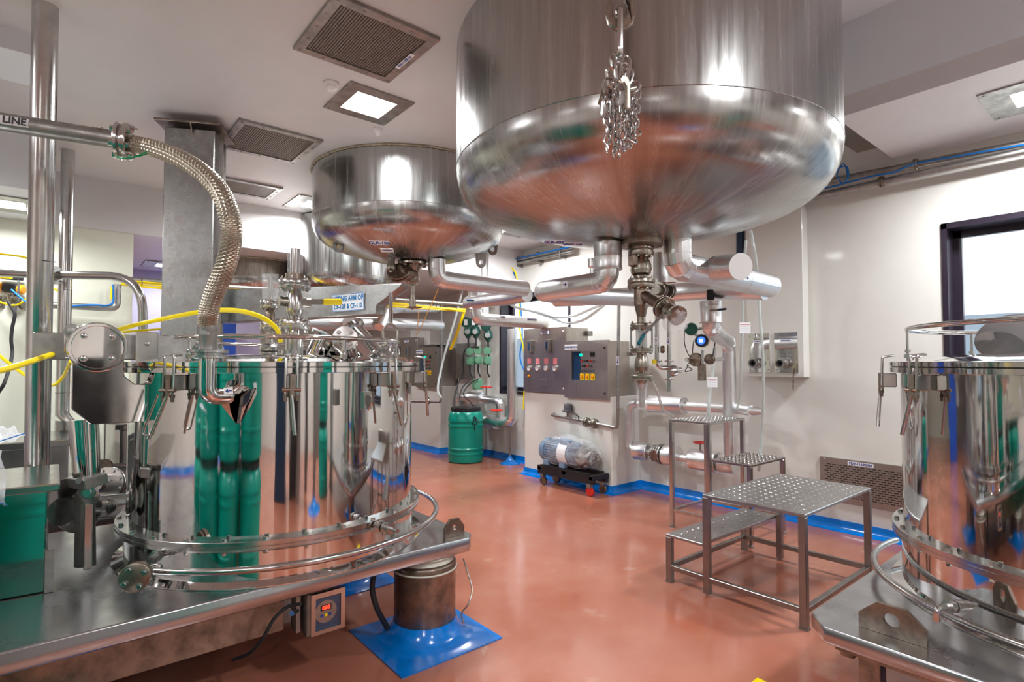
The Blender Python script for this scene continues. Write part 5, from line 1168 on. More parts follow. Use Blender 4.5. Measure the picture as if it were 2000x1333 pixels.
for k, (c, a) in enumerate((((1.566,1.261,2.436), (1, -0.8, 0.25)), ((1.565,1.274,2.426), (1, -0.8, -0.1)), ((1.608,1.238,2.481), (1, -0.6, 0.6)), ((1.598,1.247,2.462), (0.8, -0.5, -0.5)))): link_part(CH, c, a, (0.3, 0.5, 1), 0.045, 0.026, 0.004)
# grab hooks
def ghook(c, ux, L_, W2, lab=None):
    c = V(c); u = V(ux).normalized(); v = V((0, 0, 1)); v = (v-u*v.dot(u)).normalized()
    pr = [(-0.2, 1), (0.25, 0.95), (0.5, 0.6), (0.5, -1.0), (0.1, -1.0), (0.1, 0.3), (-0.1, 0.5), (-0.35, 0.35), (-0.5, 0.7)]
    n = u.cross(v).normalized(); return obj('grab_hook', bevel(prism(nb(), [c+u*a*W2+v*b*L_/2 for a, b in pr], n*0.016), 0.004), 'cast_steel', CH)
ghook((1.551,1.247,2.617), rd+fw_*0.5, 0.12, 0.05); ghook((1.560,1.331,2.642), rd*-1+up*0.3, 0.07, 0.045)
obj('pin', cyl(nb(), (1.592,1.252,2.643), (1.617,1.244,2.654), 0.012, seg=14), 'cast_steel', CH)

# ---------------------------------------------------------------- yellow cables and left background
def cable(label, pts, r=0.012, m='yellow', n=8, cat='cable', name='cable'):
    return tag(obj(name, tube(nb(), smooth_path(pts, n), r, 10), m), label, cat)
cable('thick yellow cable sweeping from left edge across the hinge plate to the lid', [(-0.216,2.908,1.603), (-0.138,3.104,1.629), (-0.046,3.417,1.672), (0.069,3.777,1.729), (0.215,3.981,1.810), (0.357,3.928,1.870), (0.503,3.677,1.907), (0.617,3.452,1.931), (0.714,3.306,1.937), (0.795,3.213,1.924), (0.876,3.172,1.892), (0.941,3.183,1.845), (0.975,3.220,1.802), (0.986,3.237,1.769)], 0.013)
cable('second yellow cable running behind the upper cable toward the column', [(0.183,5.047,1.839), (0.363,5.028,1.874), (0.565,5.120,1.905), (0.752,5.225,1.934)], 0.009)
cable('yellow cable sagging from left edge behind the thick pole', [(-0.349,5.359,1.755), (-0.249,5.276,1.654), (-0.122,5.170,1.538), (-0.010,5.077,1.491), (0.051,5.027,1.545), (0.088,4.736,1.660)], 0.011)
cable('yellow cable strapped down the thinner steel pole', [(-0.036,6.334,2.313), (0.024,6.284,2.277), (0.043,6.268,2.187), (0.036,6.274,2.006), (0.033,6.277,1.825), (0.044,6.267,1.600), (0.065,6.250,1.421), (0.051,6.261,1.242), (0.038,6.272,1.188)], 0.011)
cable('upper yellow cable at left edge ending on the thick pole', [(-0.393,5.785,2.492), (-0.272,5.684,2.476), (-0.196,5.621,2.460), (-0.138,5.573,2.433)], 0.009)
cable('looping yellow cable below the orange ended actuator', [(-0.458,6.879,2.250), (-0.367,6.804,2.194), (-0.285,6.735,2.171), (-0.224,6.685,2.203), (-0.172,6.642,2.273)], 0.009)
cable('short straight yellow cable just under the loop at left edge', [(-0.474,7.152,2.177), (-0.325,7.029,2.177), (-0.170,6.899,2.201)], 0.008)
cable('thick yellow cable end at left edge above the actuator', [(-0.462,6.882,2.423), (-0.391,6.823,2.432), (-0.312,6.757,2.427)], 0.016)
cable('grey black cable bundle hanging down at the far left', [(-0.332,6.774,2.213), (-0.298,6.746,2.143), (-0.279,6.730,2.087), (-0.294,6.743,1.970), (-0.299,6.747,1.854), (-0.289,6.739,1.738), (-0.302,6.619,1.600), (-0.327,6.510,1.468), (-0.369,6.545,1.379)], 0.014, 'black_rubber')
cable('thin grey cable hanging from the orange ended actuator', [(-0.261,6.715,2.404), (-0.259,6.713,2.297), (-0.270,6.723,2.180), (-0.279,6.730,2.087)], 0.008, 'grey_plastic')
cable('bright blue air tube running from the actuator to the pole', [(-0.306,6.688,2.309), (-0.259,6.649,2.258), (-0.212,6.609,2.207), (-0.153,6.496,2.174)], 0.008, 'blue_tube')
cable('thin yellow strip on the lid left of the yellow lever', [(0.843,3.070,1.663), (0.895,3.091,1.677), (0.940,3.119,1.689)], 0.004)
# horizontal steel pipe behind the pole, curving down to vessel
t = thing('steel_pipe', 'polished pipe from left edge bending down behind the vessel lid', 'pipe', (-0.360,6.278,2.408))
obj('pipe', tube(nb(), fillet([(-0.487,6.318,2.404), (0.003,5.976,2.383), (0.557,5.516,2.374), (0.577,5.565,1.775)], [0.05, 0.34], 14), 0.034, 24), 'satin', t)
obj('clamp_flange', flange_bm(nb(), (-0.007,5.958,2.379), (0.77, -0.6, 0), 0.075, 0.034, 0.014, 0.008, 4), 'dull_steel', t)
t = thing('steel_pipe', 'thin steel pipe elbow with blue tube on the cream wall', 'pipe', (-0.035,8.607,2.319))
obj('pipe', tube(nb(), fillet([(-0.047,6.820,2.198), (0.479,6.820,2.197), (0.483,6.820,2.441)], 0.06, 8), 0.032, 18), 'dull_steel', t)
obj('air_tube', tube(nb(), smooth_path([(0.085,6.760,2.187), (0.279,6.760,2.215), (0.400,6.760,2.218), (0.445,6.760,2.267), (0.438,6.760,2.430)], 6), 0.009, 8), 'blue_tube', t)
obj('air_tube', tube(nb(), smooth_path([(0.428,6.760,2.281), (0.430,6.760,2.409)], 6), 0.009, 8), 'yellow', t)
# pneumatic actuator valve at far left
AV = thing('valve_actuator', 'pneumatic valve actuator with orange end caps at the far left', 'valve actuator', (-0.291,6.870,2.214))
ac = V((-0.301,6.878,2.343)); du = V((0.7694, -0.6388, -0.06)).normalized()
obj('body', bevel(bar(nb(), V((-0.363,6.930,2.352)), V((-0.257,6.842,2.329)), 0.08, 0.085), 0.012), 'black', AV)
obj('end_cap', lathe(nb(), [(0.045, 0), (0.045, 0.02), (0.03, 0.035), (0, 0.038)], V((-0.363,6.930,2.352)), -du, 20), 'orange_plastic', AV)
obj('end_cap', lathe(nb(), [(0.045, 0), (0.045, 0.02), (0.03, 0.035), (0, 0.038)], V((-0.253,6.839,2.329)), du, 20), 'orange_plastic', AV)
obj('switch_box', bevel(box(nb(), (ac.x-0.09, ac.y-0.03, ac.z+0.075), (ac.x+0.07, ac.y+0.03, ac.z+0.11)), 0.006), 'black', AV)
obj('valve_body', lathe(nb(), [(0.035, 0), (0.05, 0.03), (0.05, 0.06), (0.03, 0.08), (0.03, 0.1)], V((-0.298,6.876,2.200)), (0, 0, 1), 20), 'cast_steel', AV)
obj('flange', flange_bm(nb(), (-0.217,6.809,2.190), du, 0.06, 0.03, 0.014, 0.01, 4), 'cast_steel', AV)
obj('flange', flange_bm(nb(), (-0.382,6.946,2.214), du, 0.06, 0.03, 0.014, 0.01, 4), 'cast_steel', AV)
# far vessel lid at the left edge
lx, ly_ = ((-0.399,7.610,1.697))[:2]
FV = vessel('centrifuge', 'far vessel lid and rim showing behind the poles at the left edge', lx-0.12, ly_+0.3, 0.59, R=0.42, RF=0.46, zf=0.785, zr=1.70, face=-1.0, clamps=((-20, 0.1, False), (30, 0.1, False)), ringR=0.5, ringz=0.68, ring=(3.0, 5.5), rail=(0, 0.6), railR=0.3, railz=1.75, nb_=16)
obj('nozzle', lathe(nb(), [(0.045, 0), (0.045, 0.06), (0.025, 0.07), (0.025, 0.28)], (lx+0.02, ly_+0.1, 1.70), (0, 0, 1), 18), 'dull_steel', FV)
tag(obj('blue_tote', bevel(box(nb(), (1.2, 9.0, 0.0), (2.1, 9.55, 2.25)), 0.02), 'blue_tote'), 'tall blue plastic cabinet seen through the gap left of the column', 'cabinet')
# zip bags at the very left
bm = nb(); g = 8; vs = {}
A0, A1_, A2_, A3_ = V((-0.191,2.823,1.406)), V((-0.114,2.889,1.402)), V((-0.077,2.794,1.371)), V((-0.185,2.753,1.338))
random.seed(2)
for i in range(g+1):
    for j in range(g+1):
        u_, v_ = i/g, j/g; p = (A0*(1-u_)+A1_*u_)*(1-v_)+(A3_*(1-u_)+A2_*u_)*v_; vs[i, j] = bm.verts.new(p+V((0, 0, 0.008*math.sin(i*1.7+j))))
for i in range(g):
    for j in range(g): quad(bm, [vs[i, j], vs[i+1, j], vs[i+1, j+1], vs[i, j+1]])
zb_ = tag(obj('zip_bag', bm, 'bag_film'), 'clear zip bag with blue strip sticking in from left edge', 'plastic bag')
obj('zip_strip', tube(nb(), [A3_.lerp(A2_, 0.0)+V((0, 0, 0.012)), A3_.lerp(A2_, 1.0)+V((0, 0, 0.012))], 0.002, 6), 'blue_tube', zb_)
bm = nb(); vs = {}
A0, A1_, A2_, A3_ = V((-0.184,2.752,1.316)), V((-0.140,2.781,1.327)), V((-0.120,2.738,1.129)), V((-0.181,2.749,1.152))
for i in range(g+1):
    for j in range(g+1):
        u_, v_ = i/g, j/g; p = (A0*(1-u_)+A1_*u_)*(1-v_)+(A3_*(1-u_)+A2_*u_)*v_; vs[i, j] = bm.verts.new(p+V((0.006*math.sin(i*2.1+j), 0.01*math.cos(j*1.3), 0)))
for i in range(g):
    for j in range(g): quad(bm, [vs[i, j], vs[i+1, j], vs[i+1, j+1], vs[i, j+1]])
zb_ = tag(obj('zip_bag', bm, 'bag_film'), 'lower clear zip bag hanging at the left edge above steel cover', 'plastic bag')
obj('zip_strip', tube(nb(), [V((-0.180,2.736,1.163)), V((-0.119,2.724,1.134))], 0.002, 6), 'blue_tube', zb_)
# ================================================================ electrical panels on the block
def panel_a(y1, label, x=5.40):
    """left panel with two meters and four dials: front face plane X=x, spans y0..y1"""
    y0 = y1-0.90; t = thing('control_panel', label, 'control panel', (x, (y0+y1)/2, 1.225))
    obj('body', bevel(box(nb(), (x+0.03, y0+0.01, 1.225), (5.85, y1-0.01, 2.14)), 0.004), 'panel_steel', t)
    fd = obj('door', bevel(box(nb(), (x, y0, 1.225), (x+0.028, y1, 2.15)), 0.004), 'panel_steel', t)
    u, n = (0, -1, 0), (-1, 0, 0)
    for k, yy in enumerate((y1-0.18, y1-0.56)):
        o = obj('meter', bevel(box(nb(), (x-0.06, yy-0.05, 1.80), (x, yy+0.03, 1.98)), 0.004), 'dull_steel', t)
        obj('meter_glass', lay(nb(), (x-0.0605, yy-0.01, 1.89), u, n, 0.035, 0.11, 0.002), 'glass_dark', o)
    for k in range(4):
        yy = y1-0.14-k*0.18
        obj('label_sticker', lay(nb(), (x-0.001, yy, 1.67), u, n, 0.085, 0.085, 0.0015), 'pink_sticker', t)
        g = obj('dial', lathe(nb(), [(0.04, 0), (0.042, 0.02), (0.034, 0.022), (0.032, 0.014), (0, 0.014)], (x, yy, 1.57), n, 20), 'cladding', t)
        obj('dial_face', lathe(nb(), [(0.03, 0), (0.03, 0.0155), (0, 0.0155)], (x, yy, 1.57), n, 16), 'white_plastic', g)
        obj('pointer', bar(nb(), (x-0.017, yy, 1.57), (x-0.017, yy+0.012, 1.59), 0.004, 0.003), 'black', g)
    pbt = obj('push_button', lathe(nb(), [(0.02, 0), (0.02, 0.008), (0.014, 0.01), (0.014, 0.02), (0, 0.02)], (x, y1-0.13, 1.455), n, 16), 'orange_plastic', t)
    obj('socket_plate', bevel(lay(nb(), (x-0.0, y1-0.45, 1.36), u, n, 0.13, 0.10, 0.01), 0.003), 'panel_steel', t)
    for yy, zz in ((y0+0.06, 2.08), (y0+0.06, 1.29)): obj('lock', lathe(nb(), [(0.017, 0), (0.017, 0.006), (0.01, 0.01), (0, 0.01)], (x, yy, zz), n, 14), 'cladding', t)
    lpp = obj('label_plate', lay(nb(), (x-0.001, y1-0.47, 2.08), u, n, 0.19, 0.055, 0.0015), 'ink_blue', t)
    obj('label_face', lay(nb(), (x-0.0026, y1-0.47, 2.08), u, n, 0.18, 0.045, 0.001), 'label_white', lpp)
    text('lettering', 'PRESSURE PANEL\nOF CF-110', (x-0.0045, y1-0.47, 2.08), u, n, 0.019, 'ink_blue', lpp, 0.0006, 0.9)
    obj('side_bracket', box(nb(), (5.8, y0-0.05, 2.03), (5.88, y0+0.01, 2.10)), 'dull_steel', t)
    return t
def panel_b(y1, label, x=5.40):
    y0 = y1-0.77; t = thing('control_panel', label, 'control panel', (x, (y0+y1)/2, 1.222))
    obj('body', bevel(box(nb(), (x+0.03, y0+0.01, 1.222), (5.83, y1-0.01, 1.93)), 0.004), 'panel_steel', t)
    u, n = (0, -1, 0), (-1, 0, 0); bm = nb()
    wy1, wy0, wz0, wz1 = y1-0.14, y1-0.56, 1.42, 1.80
    for a in ((y0, y1, 1.18, wz0), (y0, y1, wz1, 1.94), (y0, wy0, wz0, wz1), (wy1, y1, wz0, wz1)): box(bm, (x-0.02, a[0], a[2]), (x+0.025, a[1], a[3]))
    obj('door', bm, 'panel_steel', t)
    bk = obj('window', box(nb(), (x-0.002, wy0, wz0), (x+0.02, wy1, wz1)), 'panel_steel', t)
    obj('window_glass', box(nb(), (x-0.004, wy0+0.27, wz0), (x-0.002, wy1, wz1)), 'glass_dark', bk)
    for r_, row in enumerate((5, 4, 5)):
        for k in range(row):
            cy_, cz_ = wy1-0.17-k*0.052, 1.675-r_*0.065
            m_ = ('red_paint', 'grey_plastic', 'black')[(k+r_) % 3] if r_ < 2 else 'grey_plastic'
            obj('push_button', lathe(nb(), [(0.016, 0), (0.014, 0.014), (0, 0.014)], (x-0.003, cy_, cz_), n, 10), m_, t)
    for k in range(3):
        cy_ = wy1-0.175-k*0.095
        o = obj('switch_plate', lay(nb(), (x-0.003, cy_, 1.465), u, n, 0.07, 0.085, 0.004), 'yellow', t)
        obj('selector_knob', lathe(nb(), [(0.024, 0), (0.022, 0.02), (0, 0.022)], (x-0.006, cy_, 1.467), n, 14), 'orange_plastic', o)
    obj('lamp', lathe(nb(), [(0.02, 0), (0.016, 0.012), (0, 0.014)], (x-0.005, wy1-0.155, 1.755), n, 14), 'led_green', t)
    obj('small_display', lay(nb(), (x-0.003, wy1-0.36, 1.755), u, n, 0.08, 0.055, 0.003), 'black', t)
    lpp = obj('label_plate', lay(nb(), (x-0.021, y1-0.13, 1.86), u, n, 0.24, 0.07, 0.0015), 'label_white', t)
    text('lettering', 'CONTROL PANEL OF CF-110', (x-0.0245, y1-0.13, 1.86), u, n, 0.036, 'ink_blue', lpp, 0.001, 0.50)
    for yy, zz in ((y0+0.05, 1.84), (y0+0.05, 1.26)): obj('lock', lathe(nb(), [(0.016, 0), (0.016, 0.006), (0, 0.012)], (x-0.02, yy, zz), n, 14), 'black', t)
    obj('side_bracket', box(nb(), (5.83, y0-0.05, 1.74), (5.9, y0+0.01, 1.79)), 'dull_steel', t)
    return t
panel_a(6.24, 'brushed steel panel with two meters and four pink stickers in front of the window')
panel_b(5.36, 'lower brushed steel panel with yellow and orange switches at block corner')
panel_a(10.26, 'far steel panel with two meters just over the left vessel rim')
panel_b(9.38, 'far steel control panel with green lamp left of the green transmitters')
t = thing('junction_box', 'flat dark steel box on the wall behind the far control panel', 'junction box', (5.82, 8.4, 1.4))
obj('body', bevel(box(nb(), (5.70, 8.02, 1.35), (5.82, 8.50, 2.0)), 0.005), 'dull_steel', t); obj('lock', lathe(nb(), [(0.02, 0), (0.02, 0.02)], (5.70, 8.05, 1.85), (-1, 0, 0), 12), 'black', t)
# thin pipe beside the panel with elbow, flanges and sensor
t = thing('steam_pipe', 'thin steel pipe running down beside near panel then left with flanges', 'pipe', (2.602,2.146,0.900))
P0, P1_, P2_, P3_ = (5.370,4.395,2.404), (5.370,4.431,0.842), (5.370,5.041,0.887), (5.370,5.605,0.920)
obj('pipe', tube(nb(), fillet([P0, P1_, P2_, P3_, V(P3_)+V((0.07, 0, 0.01))], [0.05, 0.02, 0.05], 6), 0.021, 14), 'dull_steel', t)
dd = (V(P2_)-V(P1_)).normalized()
obj('flange', flange_bm(nb(), (5.370,4.808,0.866), dd, 0.065, 0.022, 0.014, 0.008, 4), 'cast_steel', t); obj('flange', flange_bm(nb(), (5.370,4.941,0.875), dd, 0.065, 0.022, 0.014, 0.008, 4), 'cast_steel', t)
o = V((5.370,5.286,0.909)); obj('sensor_stem', cyl(nb(), o, o+V((0, 0, 0.07)), 0.018, seg=10), 'cast_steel', t)
sn = obj('sensor_head', lathe(nb(), [(0.05, 0), (0.075, 0.01), (0.075, 0.03), (0.055, 0.035), (0.058, 0.10), (0.05, 0.115), (0.012, 0.118), (0.012, 0.125), (0, 0.125)], o+V((0, 0, 0.07)), (0, 0, 1), 24), 'grey_plastic', t)
obj('sensor_cable', tube(nb(), smooth_path([o+V((0.03, -0.04, 0.09)), (5.330,5.114,0.978), (5.330,5.049,0.936), (5.350,5.068,0.886)], 6), 0.008, 8), 'black_rubber', t)
lab = V((5.340,4.400,1.675)); arrow_label(t, lab, (0, 0, -1), (-0.64, -0.77, 0), 0.11, 0.04)
t = thing('steam_pipe', 'thin steel pipe running down beside the far control panel', 'pipe', (5.196,8.163,0.931))
obj('pipe', tube(nb(), fillet([(5.198,8.162,2.712), (5.182,8.175,0.966), (4.893,8.935,0.956)], 0.05, 6), 0.021, 12), 'dull_steel', t)
obj('flange', flange_bm(nb(), (5.090,8.447,0.974), (1, -0.3, 0), 0.065, 0.022, 0.014, 0.008, 4), 'cast_steel', t)
# ================================================================ green drum
def drum(x, y, label, group=None, rz=0, scale=1.0, z0=0.0):
    t = thing('plastic_drum', label, 'drum', (x, y, z0), group); s = scale
    pr = [(0.26, 0.0), (0.285, 0.012), (0.292, 0.04), (0.292, 0.135), (0.298, 0.14), (0.298, 0.16), (0.288, 0.165), (0.288, 0.215), (0.298, 0.22), (0.298, 0.24), (0.29, 0.25), (0.29, 0.59), (0.298, 0.6), (0.298, 0.625), (0.288, 0.63), (0.288, 0.675), (0.298, 0.68), (0.298, 0.70), (0.295, 0.72), (0.285, 0.78), (0.262, 0.825), (0.235, 0.85), (0.235, 0.875), (0.0, 0.875)]
    obj('body', lathe(nb(), [(r*s, z*s) for r, z in pr], (x, y, z0), seg=56), 'green_drum', t)
    obj('lid_ring', lathe(nb(), [(0.237*s, 0.845*s), (0.252*s, 0.848*s), (0.255*s, 0.875*s), (0.252*s, 0.9*s), (0.23*s, 0.905*s), (0.22*s, 0.89*s), (0, 0.885*s)], (x, y, z0), seg=48), 'black', t)
    return t
dr = drum(5.35, 7.66, 'teal green plastic drum with black lid standing by the wall')
# painted black mark on the drum (graffiti-like lettering)
fd = V((-5.35, -7.66, 0)).normalized(); rdv = V((0.81, -0.58, 0))
mc = V((5.35, 7.66, 0.665)); bm = nb(); aa0 = math.atan2(fd.y, fd.x)+0.55
def onD(a, z, r=0.299): return V((5.35+r*math.cos(a), 7.66+r*math.sin(a), z))
bm = nb()
for pts in ([(-0.16, 0.0), (-0.15, 0.03), (-0.05, 0.045), (0.08, 0.04), (0.15, 0.01), (0.1, -0.015), (0, -0.02), (-0.12, -0.02), (-0.16, 0.0)], [(-0.1, 0.03), (-0.07, 0.10), (-0.02, 0.10), (0.0, 0.07), (0.03, 0.09), (0.06, 0.05)], [(-0.04, -0.03), (-0.05, -0.09), (-0.02, -0.12)]):
    tube(bm, smooth_path([onD(aa0+a, 0.66+z, 0.2975) for a, z in pts], 4), 0.007, 6)
obj('brush_mark', bm, 'black', dr)
# ================================================================ motor on trolley
TR = thing('trolley', 'black steel trolley on casters carrying the wrapped motor', 'trolley', (5.25, 5.1, 0.0))
zt = 0.27; bm = nb()
for xx in (5.13, 5.37): box(bm, (xx-0.03, 4.60, 0.15), (xx+0.03, 5.60, 0.25))
for yy in (4.63, 5.1, 5.57): box(bm, (5.10, yy-0.035, 0.20), (5.40, yy+0.035, 0.262))
obj('frame', bevel(bm, 0.004), 'black', TR)
box_ = nb()
for xx in (5.13, 5.37): box(box_, (xx-0.035, 4.68, 0.25), (xx+0.035, 5.50, 0.275))
obj('rails', box_, 'black', TR)
for (xx, yy) in ((5.13, 4.68), (5.37, 4.68), (5.13, 5.52), (5.37, 5.52)):
    w_ = obj('caster', bevel(box(nb(), (xx-0.03, yy-0.03, 0.10), (xx+0.03, yy+0.03, 0.155)), 0.004), 'dull_steel', TR)
    obj('wheel', lathe(nb(), [(0.02, -0.018), (0.05, -0.018), (0.056, -0.008), (0.056, 0.008), (0.05, 0.018), (0.02, 0.018)], (xx, yy-0.01, 0.0565), (1, 0.25, 0), 24), 'red_paint' if (yy < 5 and xx < 5.2) else 'rusty_steel', w_)
MO = thing('electric_motor', 'blue grey finned electric motor with pump end lying on trolley', 'motor', (5.25, 5.1, 0.276))
mz = 0.465; ax_y = (0, -1, 0)
obj('housing', lathe(nb(), [(0.0, 0), (0.12, 0.005), (0.155, 0.03), (0.16, 0.10), (0.16, 0.115), (0.145, 0.12), (0.145, 0.54), (0.155, 0.545), (0.155, 0.57), (0.11, 0.60), (0.05, 0.62)], (5.25, 5.60, mz), ax_y, 40), 'motor_blue', MO)
bm = nb()
for k in range(30):
    a = 2*PI*k/30; c_, s_ = math.cos(a), math.sin(a)
    bar(bm, (5.25+c_*0.152, 5.47, mz+s_*0.152), (5.25+c_*0.152, 5.07, mz+s_*0.152), 0.005, 0.022, (c_, 0, s_))
stuff(obj('cooling_fins', bm, 'motor_blue', MO))
obj('terminal_box', bevel(box(nb(), (5.13, 5.0, mz+0.10), (5.20, 5.2, mz+0.185)), 0.006), 'motor_blue', MO)
obj('eye_bolt', torus(nb(), (5.25, 5.32, mz+0.19), 0.024, 0.007, (1, 0.3, 0), seg=24, s2=8), 'cladding', MO)
obj('pump_end', lathe(nb(), [(0.09, 0), (0.10, 0.02), (0.10, 0.06), (0.145, 0.09), (0.15, 0.13), (0.12, 0.17), (0.08, 0.2), (0.08, 0.24), (0.11, 0.245), (0.11, 0.27), (0.05, 0.272), (0.05, 0.25)], (5.25, 4.98, mz-0.03), ax_y, 36), 'dull_steel', MO)
obj('shaft_boss', lathe(nb(), [(0.03, 0), (0.03, 0.025), (0.016, 0.03), (0, 0.03)], (5.25, 4.735, mz-0.03), ax_y, 20), 'dull_steel', MO)
bm = nb()
for yy in (5.15, 5.45):
    for xx in (5.14, 5.36): box(bm, (xx-0.03, yy-0.05, 0.277), (xx+0.03, yy+0.05, 0.35))
obj('feet', bevel(bm, 0.006), 'motor_blue', MO)
obj('paper_label', lathe(nb(), [(0.163, 0), (0.163, 0.16)], (5.245, 5.22, mz-0.002), ax_y, 36, cap=False), 'white_plastic', MO)
# crumpled clear wrap
random.seed(9); from mathutils import noise
bm = nb(); bmesh.ops.create_uvsphere(bm, u_segments=40, v_segments=26, radius=1.0)
for v in bm.verts:
    c = v.co.copy(); k = 1+0.16*noise.noise(c*3.1)+0.08*noise.noise(c*8)
    sx, sy, sz = 0.175, 0.47, 0.18
    e = 0.75; f = lambda q: math.copysign(abs(q)**e, q)
    p = V((f(c.x)*sx*k, f(c.y)*sy*k, f(c.z)*sz*k)); 
    if p.z > 0.12: p.z += 0.09*max(0, noise.noise(V((p.y*6, p.x*5, 3))))
    v.co = p+V((5.25, 5.14, mz+0.01))
    v.co.z = max(v.co.z, 0.285)
tag(obj('plastic_wrap', bm, 'plastic_film', None, 20), 'crumpled clear plastic film wrapped over the motor on the trolley', 'plastic wrap')

# ================================================================ step tables
def angle_leg(bm, x, y, z0, z1, w_=0.045): box(bm, (x-w_/2, y-w_/2, z0), (x+w_/2, y+w_/2, z1)); return bm
def checker_top(parent, x0, x1, y0, y1, z, th=0.022, name='top', m='tread_steel', sp=0.075, blind=False, dm='satin'):
    o = obj(name, bevel(box(nb(), (x0, y0, z-th), (x1, y1, z)), 0.004), m, parent)
    bm = nb(); r_ = 0; y = y0+0.05
    while y < y1-0.03:
        x = x0+0.05+(sp/2 if r_ % 2 else 0)
        while x < x1-0.03:
            if blind: lathe(bm, [(0.016, 0), (0.014, 0.004), (0.008, 0.010), (0.006, 0.008), (0.0, 0.008)], (x, y, z-0.0005), (0, 0, 1), 8, cap=False)
            else: lathe(bm, [(0.010, 0), (0.008, 0.0022), (0, 0.003)], (x, y, z-0.0003), (0, 0, 1), 8, cap=False)
            x += sp
        y += sp*0.8; r_ += 1
    stuff(obj('studs', bm, dm, o)); return o
FT = thing('step_table', 'low two-level steel step table with studded top in front', 'step table', (4.15, 1.85, 0.0))
X0, X1, Y0, Y1, YS = 3.585, 4.745, 1.49, 2.19, 2.50
checker_top(FT, X0, X1, Y0, Y1, 0.712); checker_top(FT, X0, X1, Y1+0.004, YS, 0.36, name='step')
w_ = 0.042
for (x, y, z) in ((X0, Y0, .69), (X1, Y0, .69), (X0, Y1, .69), (X1, Y1, .69)): obj('leg', bevel(angle_leg(nb(), x+(w_/2 if x == X0 else -w_/2), y+(w_/2 if y == Y0 else -w_/2), 0.012, z), 0.003), 'table_steel', FT)
for x in (X0+w_/2, X1-w_/2): obj('leg', bevel(angle_leg(nb(), x, YS-w_/2, 0.012, 0.338), 0.003), 'table_steel', FT)
for x in (X0+w_/2, X1-w_/2):
    for y in (Y0+w_/2, YS-w_/2): obj('foot', box(nb(), (x-0.026, y-0.026, 0.0), (x+0.026, y+0.026, 0.012)), 'dull_steel', FT)
zr_ = 0.115
for (a, b) in (((X0+w_/2, Y0+w_, zr_), (X0+w_/2, YS-w_, zr_)), ((X1-w_/2, Y0+w_, zr_), (X1-w_/2, YS-w_, zr_)), ((X0+w_, YS-w_/2, zr_), (X1-w_, YS-w_/2, zr_)), ((X0+w_, Y0+w_/2, zr_), (X1-w_, Y0+w_/2, zr_))):
    obj('rail', bevel(bar(nb(), a, b, 0.035, 0.035), 0.003), 'table_steel', FT)
BT = thing('step_stand', 'taller narrow steel step stand with bumpy shelves near clad pipes', 'step stand', (5.15, 2.9, 0.0))
a0, a1, b0_, b1_, b2_ = 4.80, 5.48, 2.45, 2.85, 3.30
checker_top(BT, a0, a1, b1_, b2_, 1.08, name='top', blind=True, m='satin', sp=0.07); checker_top(BT, a0, a1, b0_, b1_-0.004, 0.735, name='step', blind=True, m='satin', sp=0.07)
w_ = 0.04
for (x, y, z) in ((a0, b2_, 1.058), (a1, b2_, 1.058), (a0, b1_, 1.058), (a1, b1_, 1.058), (a0, b0_, .713), (a1, b0_, .713)):
    xx = x+(w_/2 if x == a0 else -w_/2); yy = y+(-w_/2 if y == b2_ else w_/2)
    obj('leg', bevel(angle_leg(nb(), xx, yy, 0.03, z, w_), 0.003), 'satin', BT)
    obj('foot', lathe(nb(), [(0.028, 0), (0.026, 0.02), (0.012, 0.03)], (xx, yy, 0.0), (0, 0, 1), 16), 'dull_steel', BT)
for (x,) in ((a0+w_/2,), (a1-w_/2,)): obj('rail', bevel(bar(nb(), (x, b0_+w_, 0.17), (x, b2_-w_, 0.17), 0.03, 0.03), 0.003), 'satin', BT)
obj('rail', bevel(bar(nb(), (a0+w_, b2_-w_/2, 0.17), (a1-w_, b2_-w_/2, 0.17), 0.03, 0.03), 0.003), 'satin', BT)
obj('rail', bevel(bar(nb(), (a0+w_, b0_+w_/2, 0.17), (a1-w_, b0_+w_/2, 0.17), 0.03, 0.03), 0.003), 'satin', BT)

# ================================================================ wall plates with couplings
def wall_plate(y0, y1, z0, z1, label, px_c):
    t = thing('coupling_plate', label, 'wall plate', (5.865, (y0+y1)/2, z0)); x = 5.868
    obj('plate', bevel(box(nb(), (x-0.008, y0, z0), (x, y1, z1)), 0.002), 'polished', t)
    bm = nb()
    for k in range(4):
        for yy in (y0+0.02, y1-0.02): lathe(bm, [(0.007, 0), (0.005, 0.005)], (x-0.008, yy, z0+0.03+(z1-z0-0.06)*k/3), (-1, 0, 0), 8)
    stuff(obj('screws', bm, 'satin', t))
    cz = z0+0.10; cy = (y0+y1)/2
    c = obj('coupling', lathe(nb(), [(0.05, 0), (0.05, 0.02), (0.056, 0.022), (0.056, 0.035), (0.045, 0.04), (0.045, 0.08), (0.05, 0.085), (0.05, 0.10), (0.035, 0.10), (0.035, 0.05), (0, 0.05)], (x-0.008, cy+0.02, cz), (-1, 0, 0), 28), 'dull_steel', t)
    obj('rubber_ring', lathe(nb(), [(0.034, 0.051), (0.034, 0.095), (0.02, 0.095), (0.02, 0.052)], (x-0.008, cy+0.02, cz), (-1, 0, 0), 20), 'black_rubber', c)
    l_ = obj('label_plate', lay(nb(), (x-0.009, cy, z1-0.085), (0, -1, 0), (-1, 0, 0), 0.12, 0.028, 0.001), 'label_white', t)
    text('lettering', 'STEAM IN POINT', (x-0.0105, cy, z1-0.085), (0, -1, 0), (-1, 0, 0), 0.02, 'ink_blue', l_, 0.0006, 0.6)
yA = [float(v) for v in (((5.870,3.004,1.757))[1], ((5.870,2.767,1.753))[1], ((5.870,2.719,1.753))[1], ((5.870,2.478,1.750))[1])]
wall_plate(yA[1], yA[0], 1.545, 1.965, 'left of two polished wall plates with round black coupling', 0)
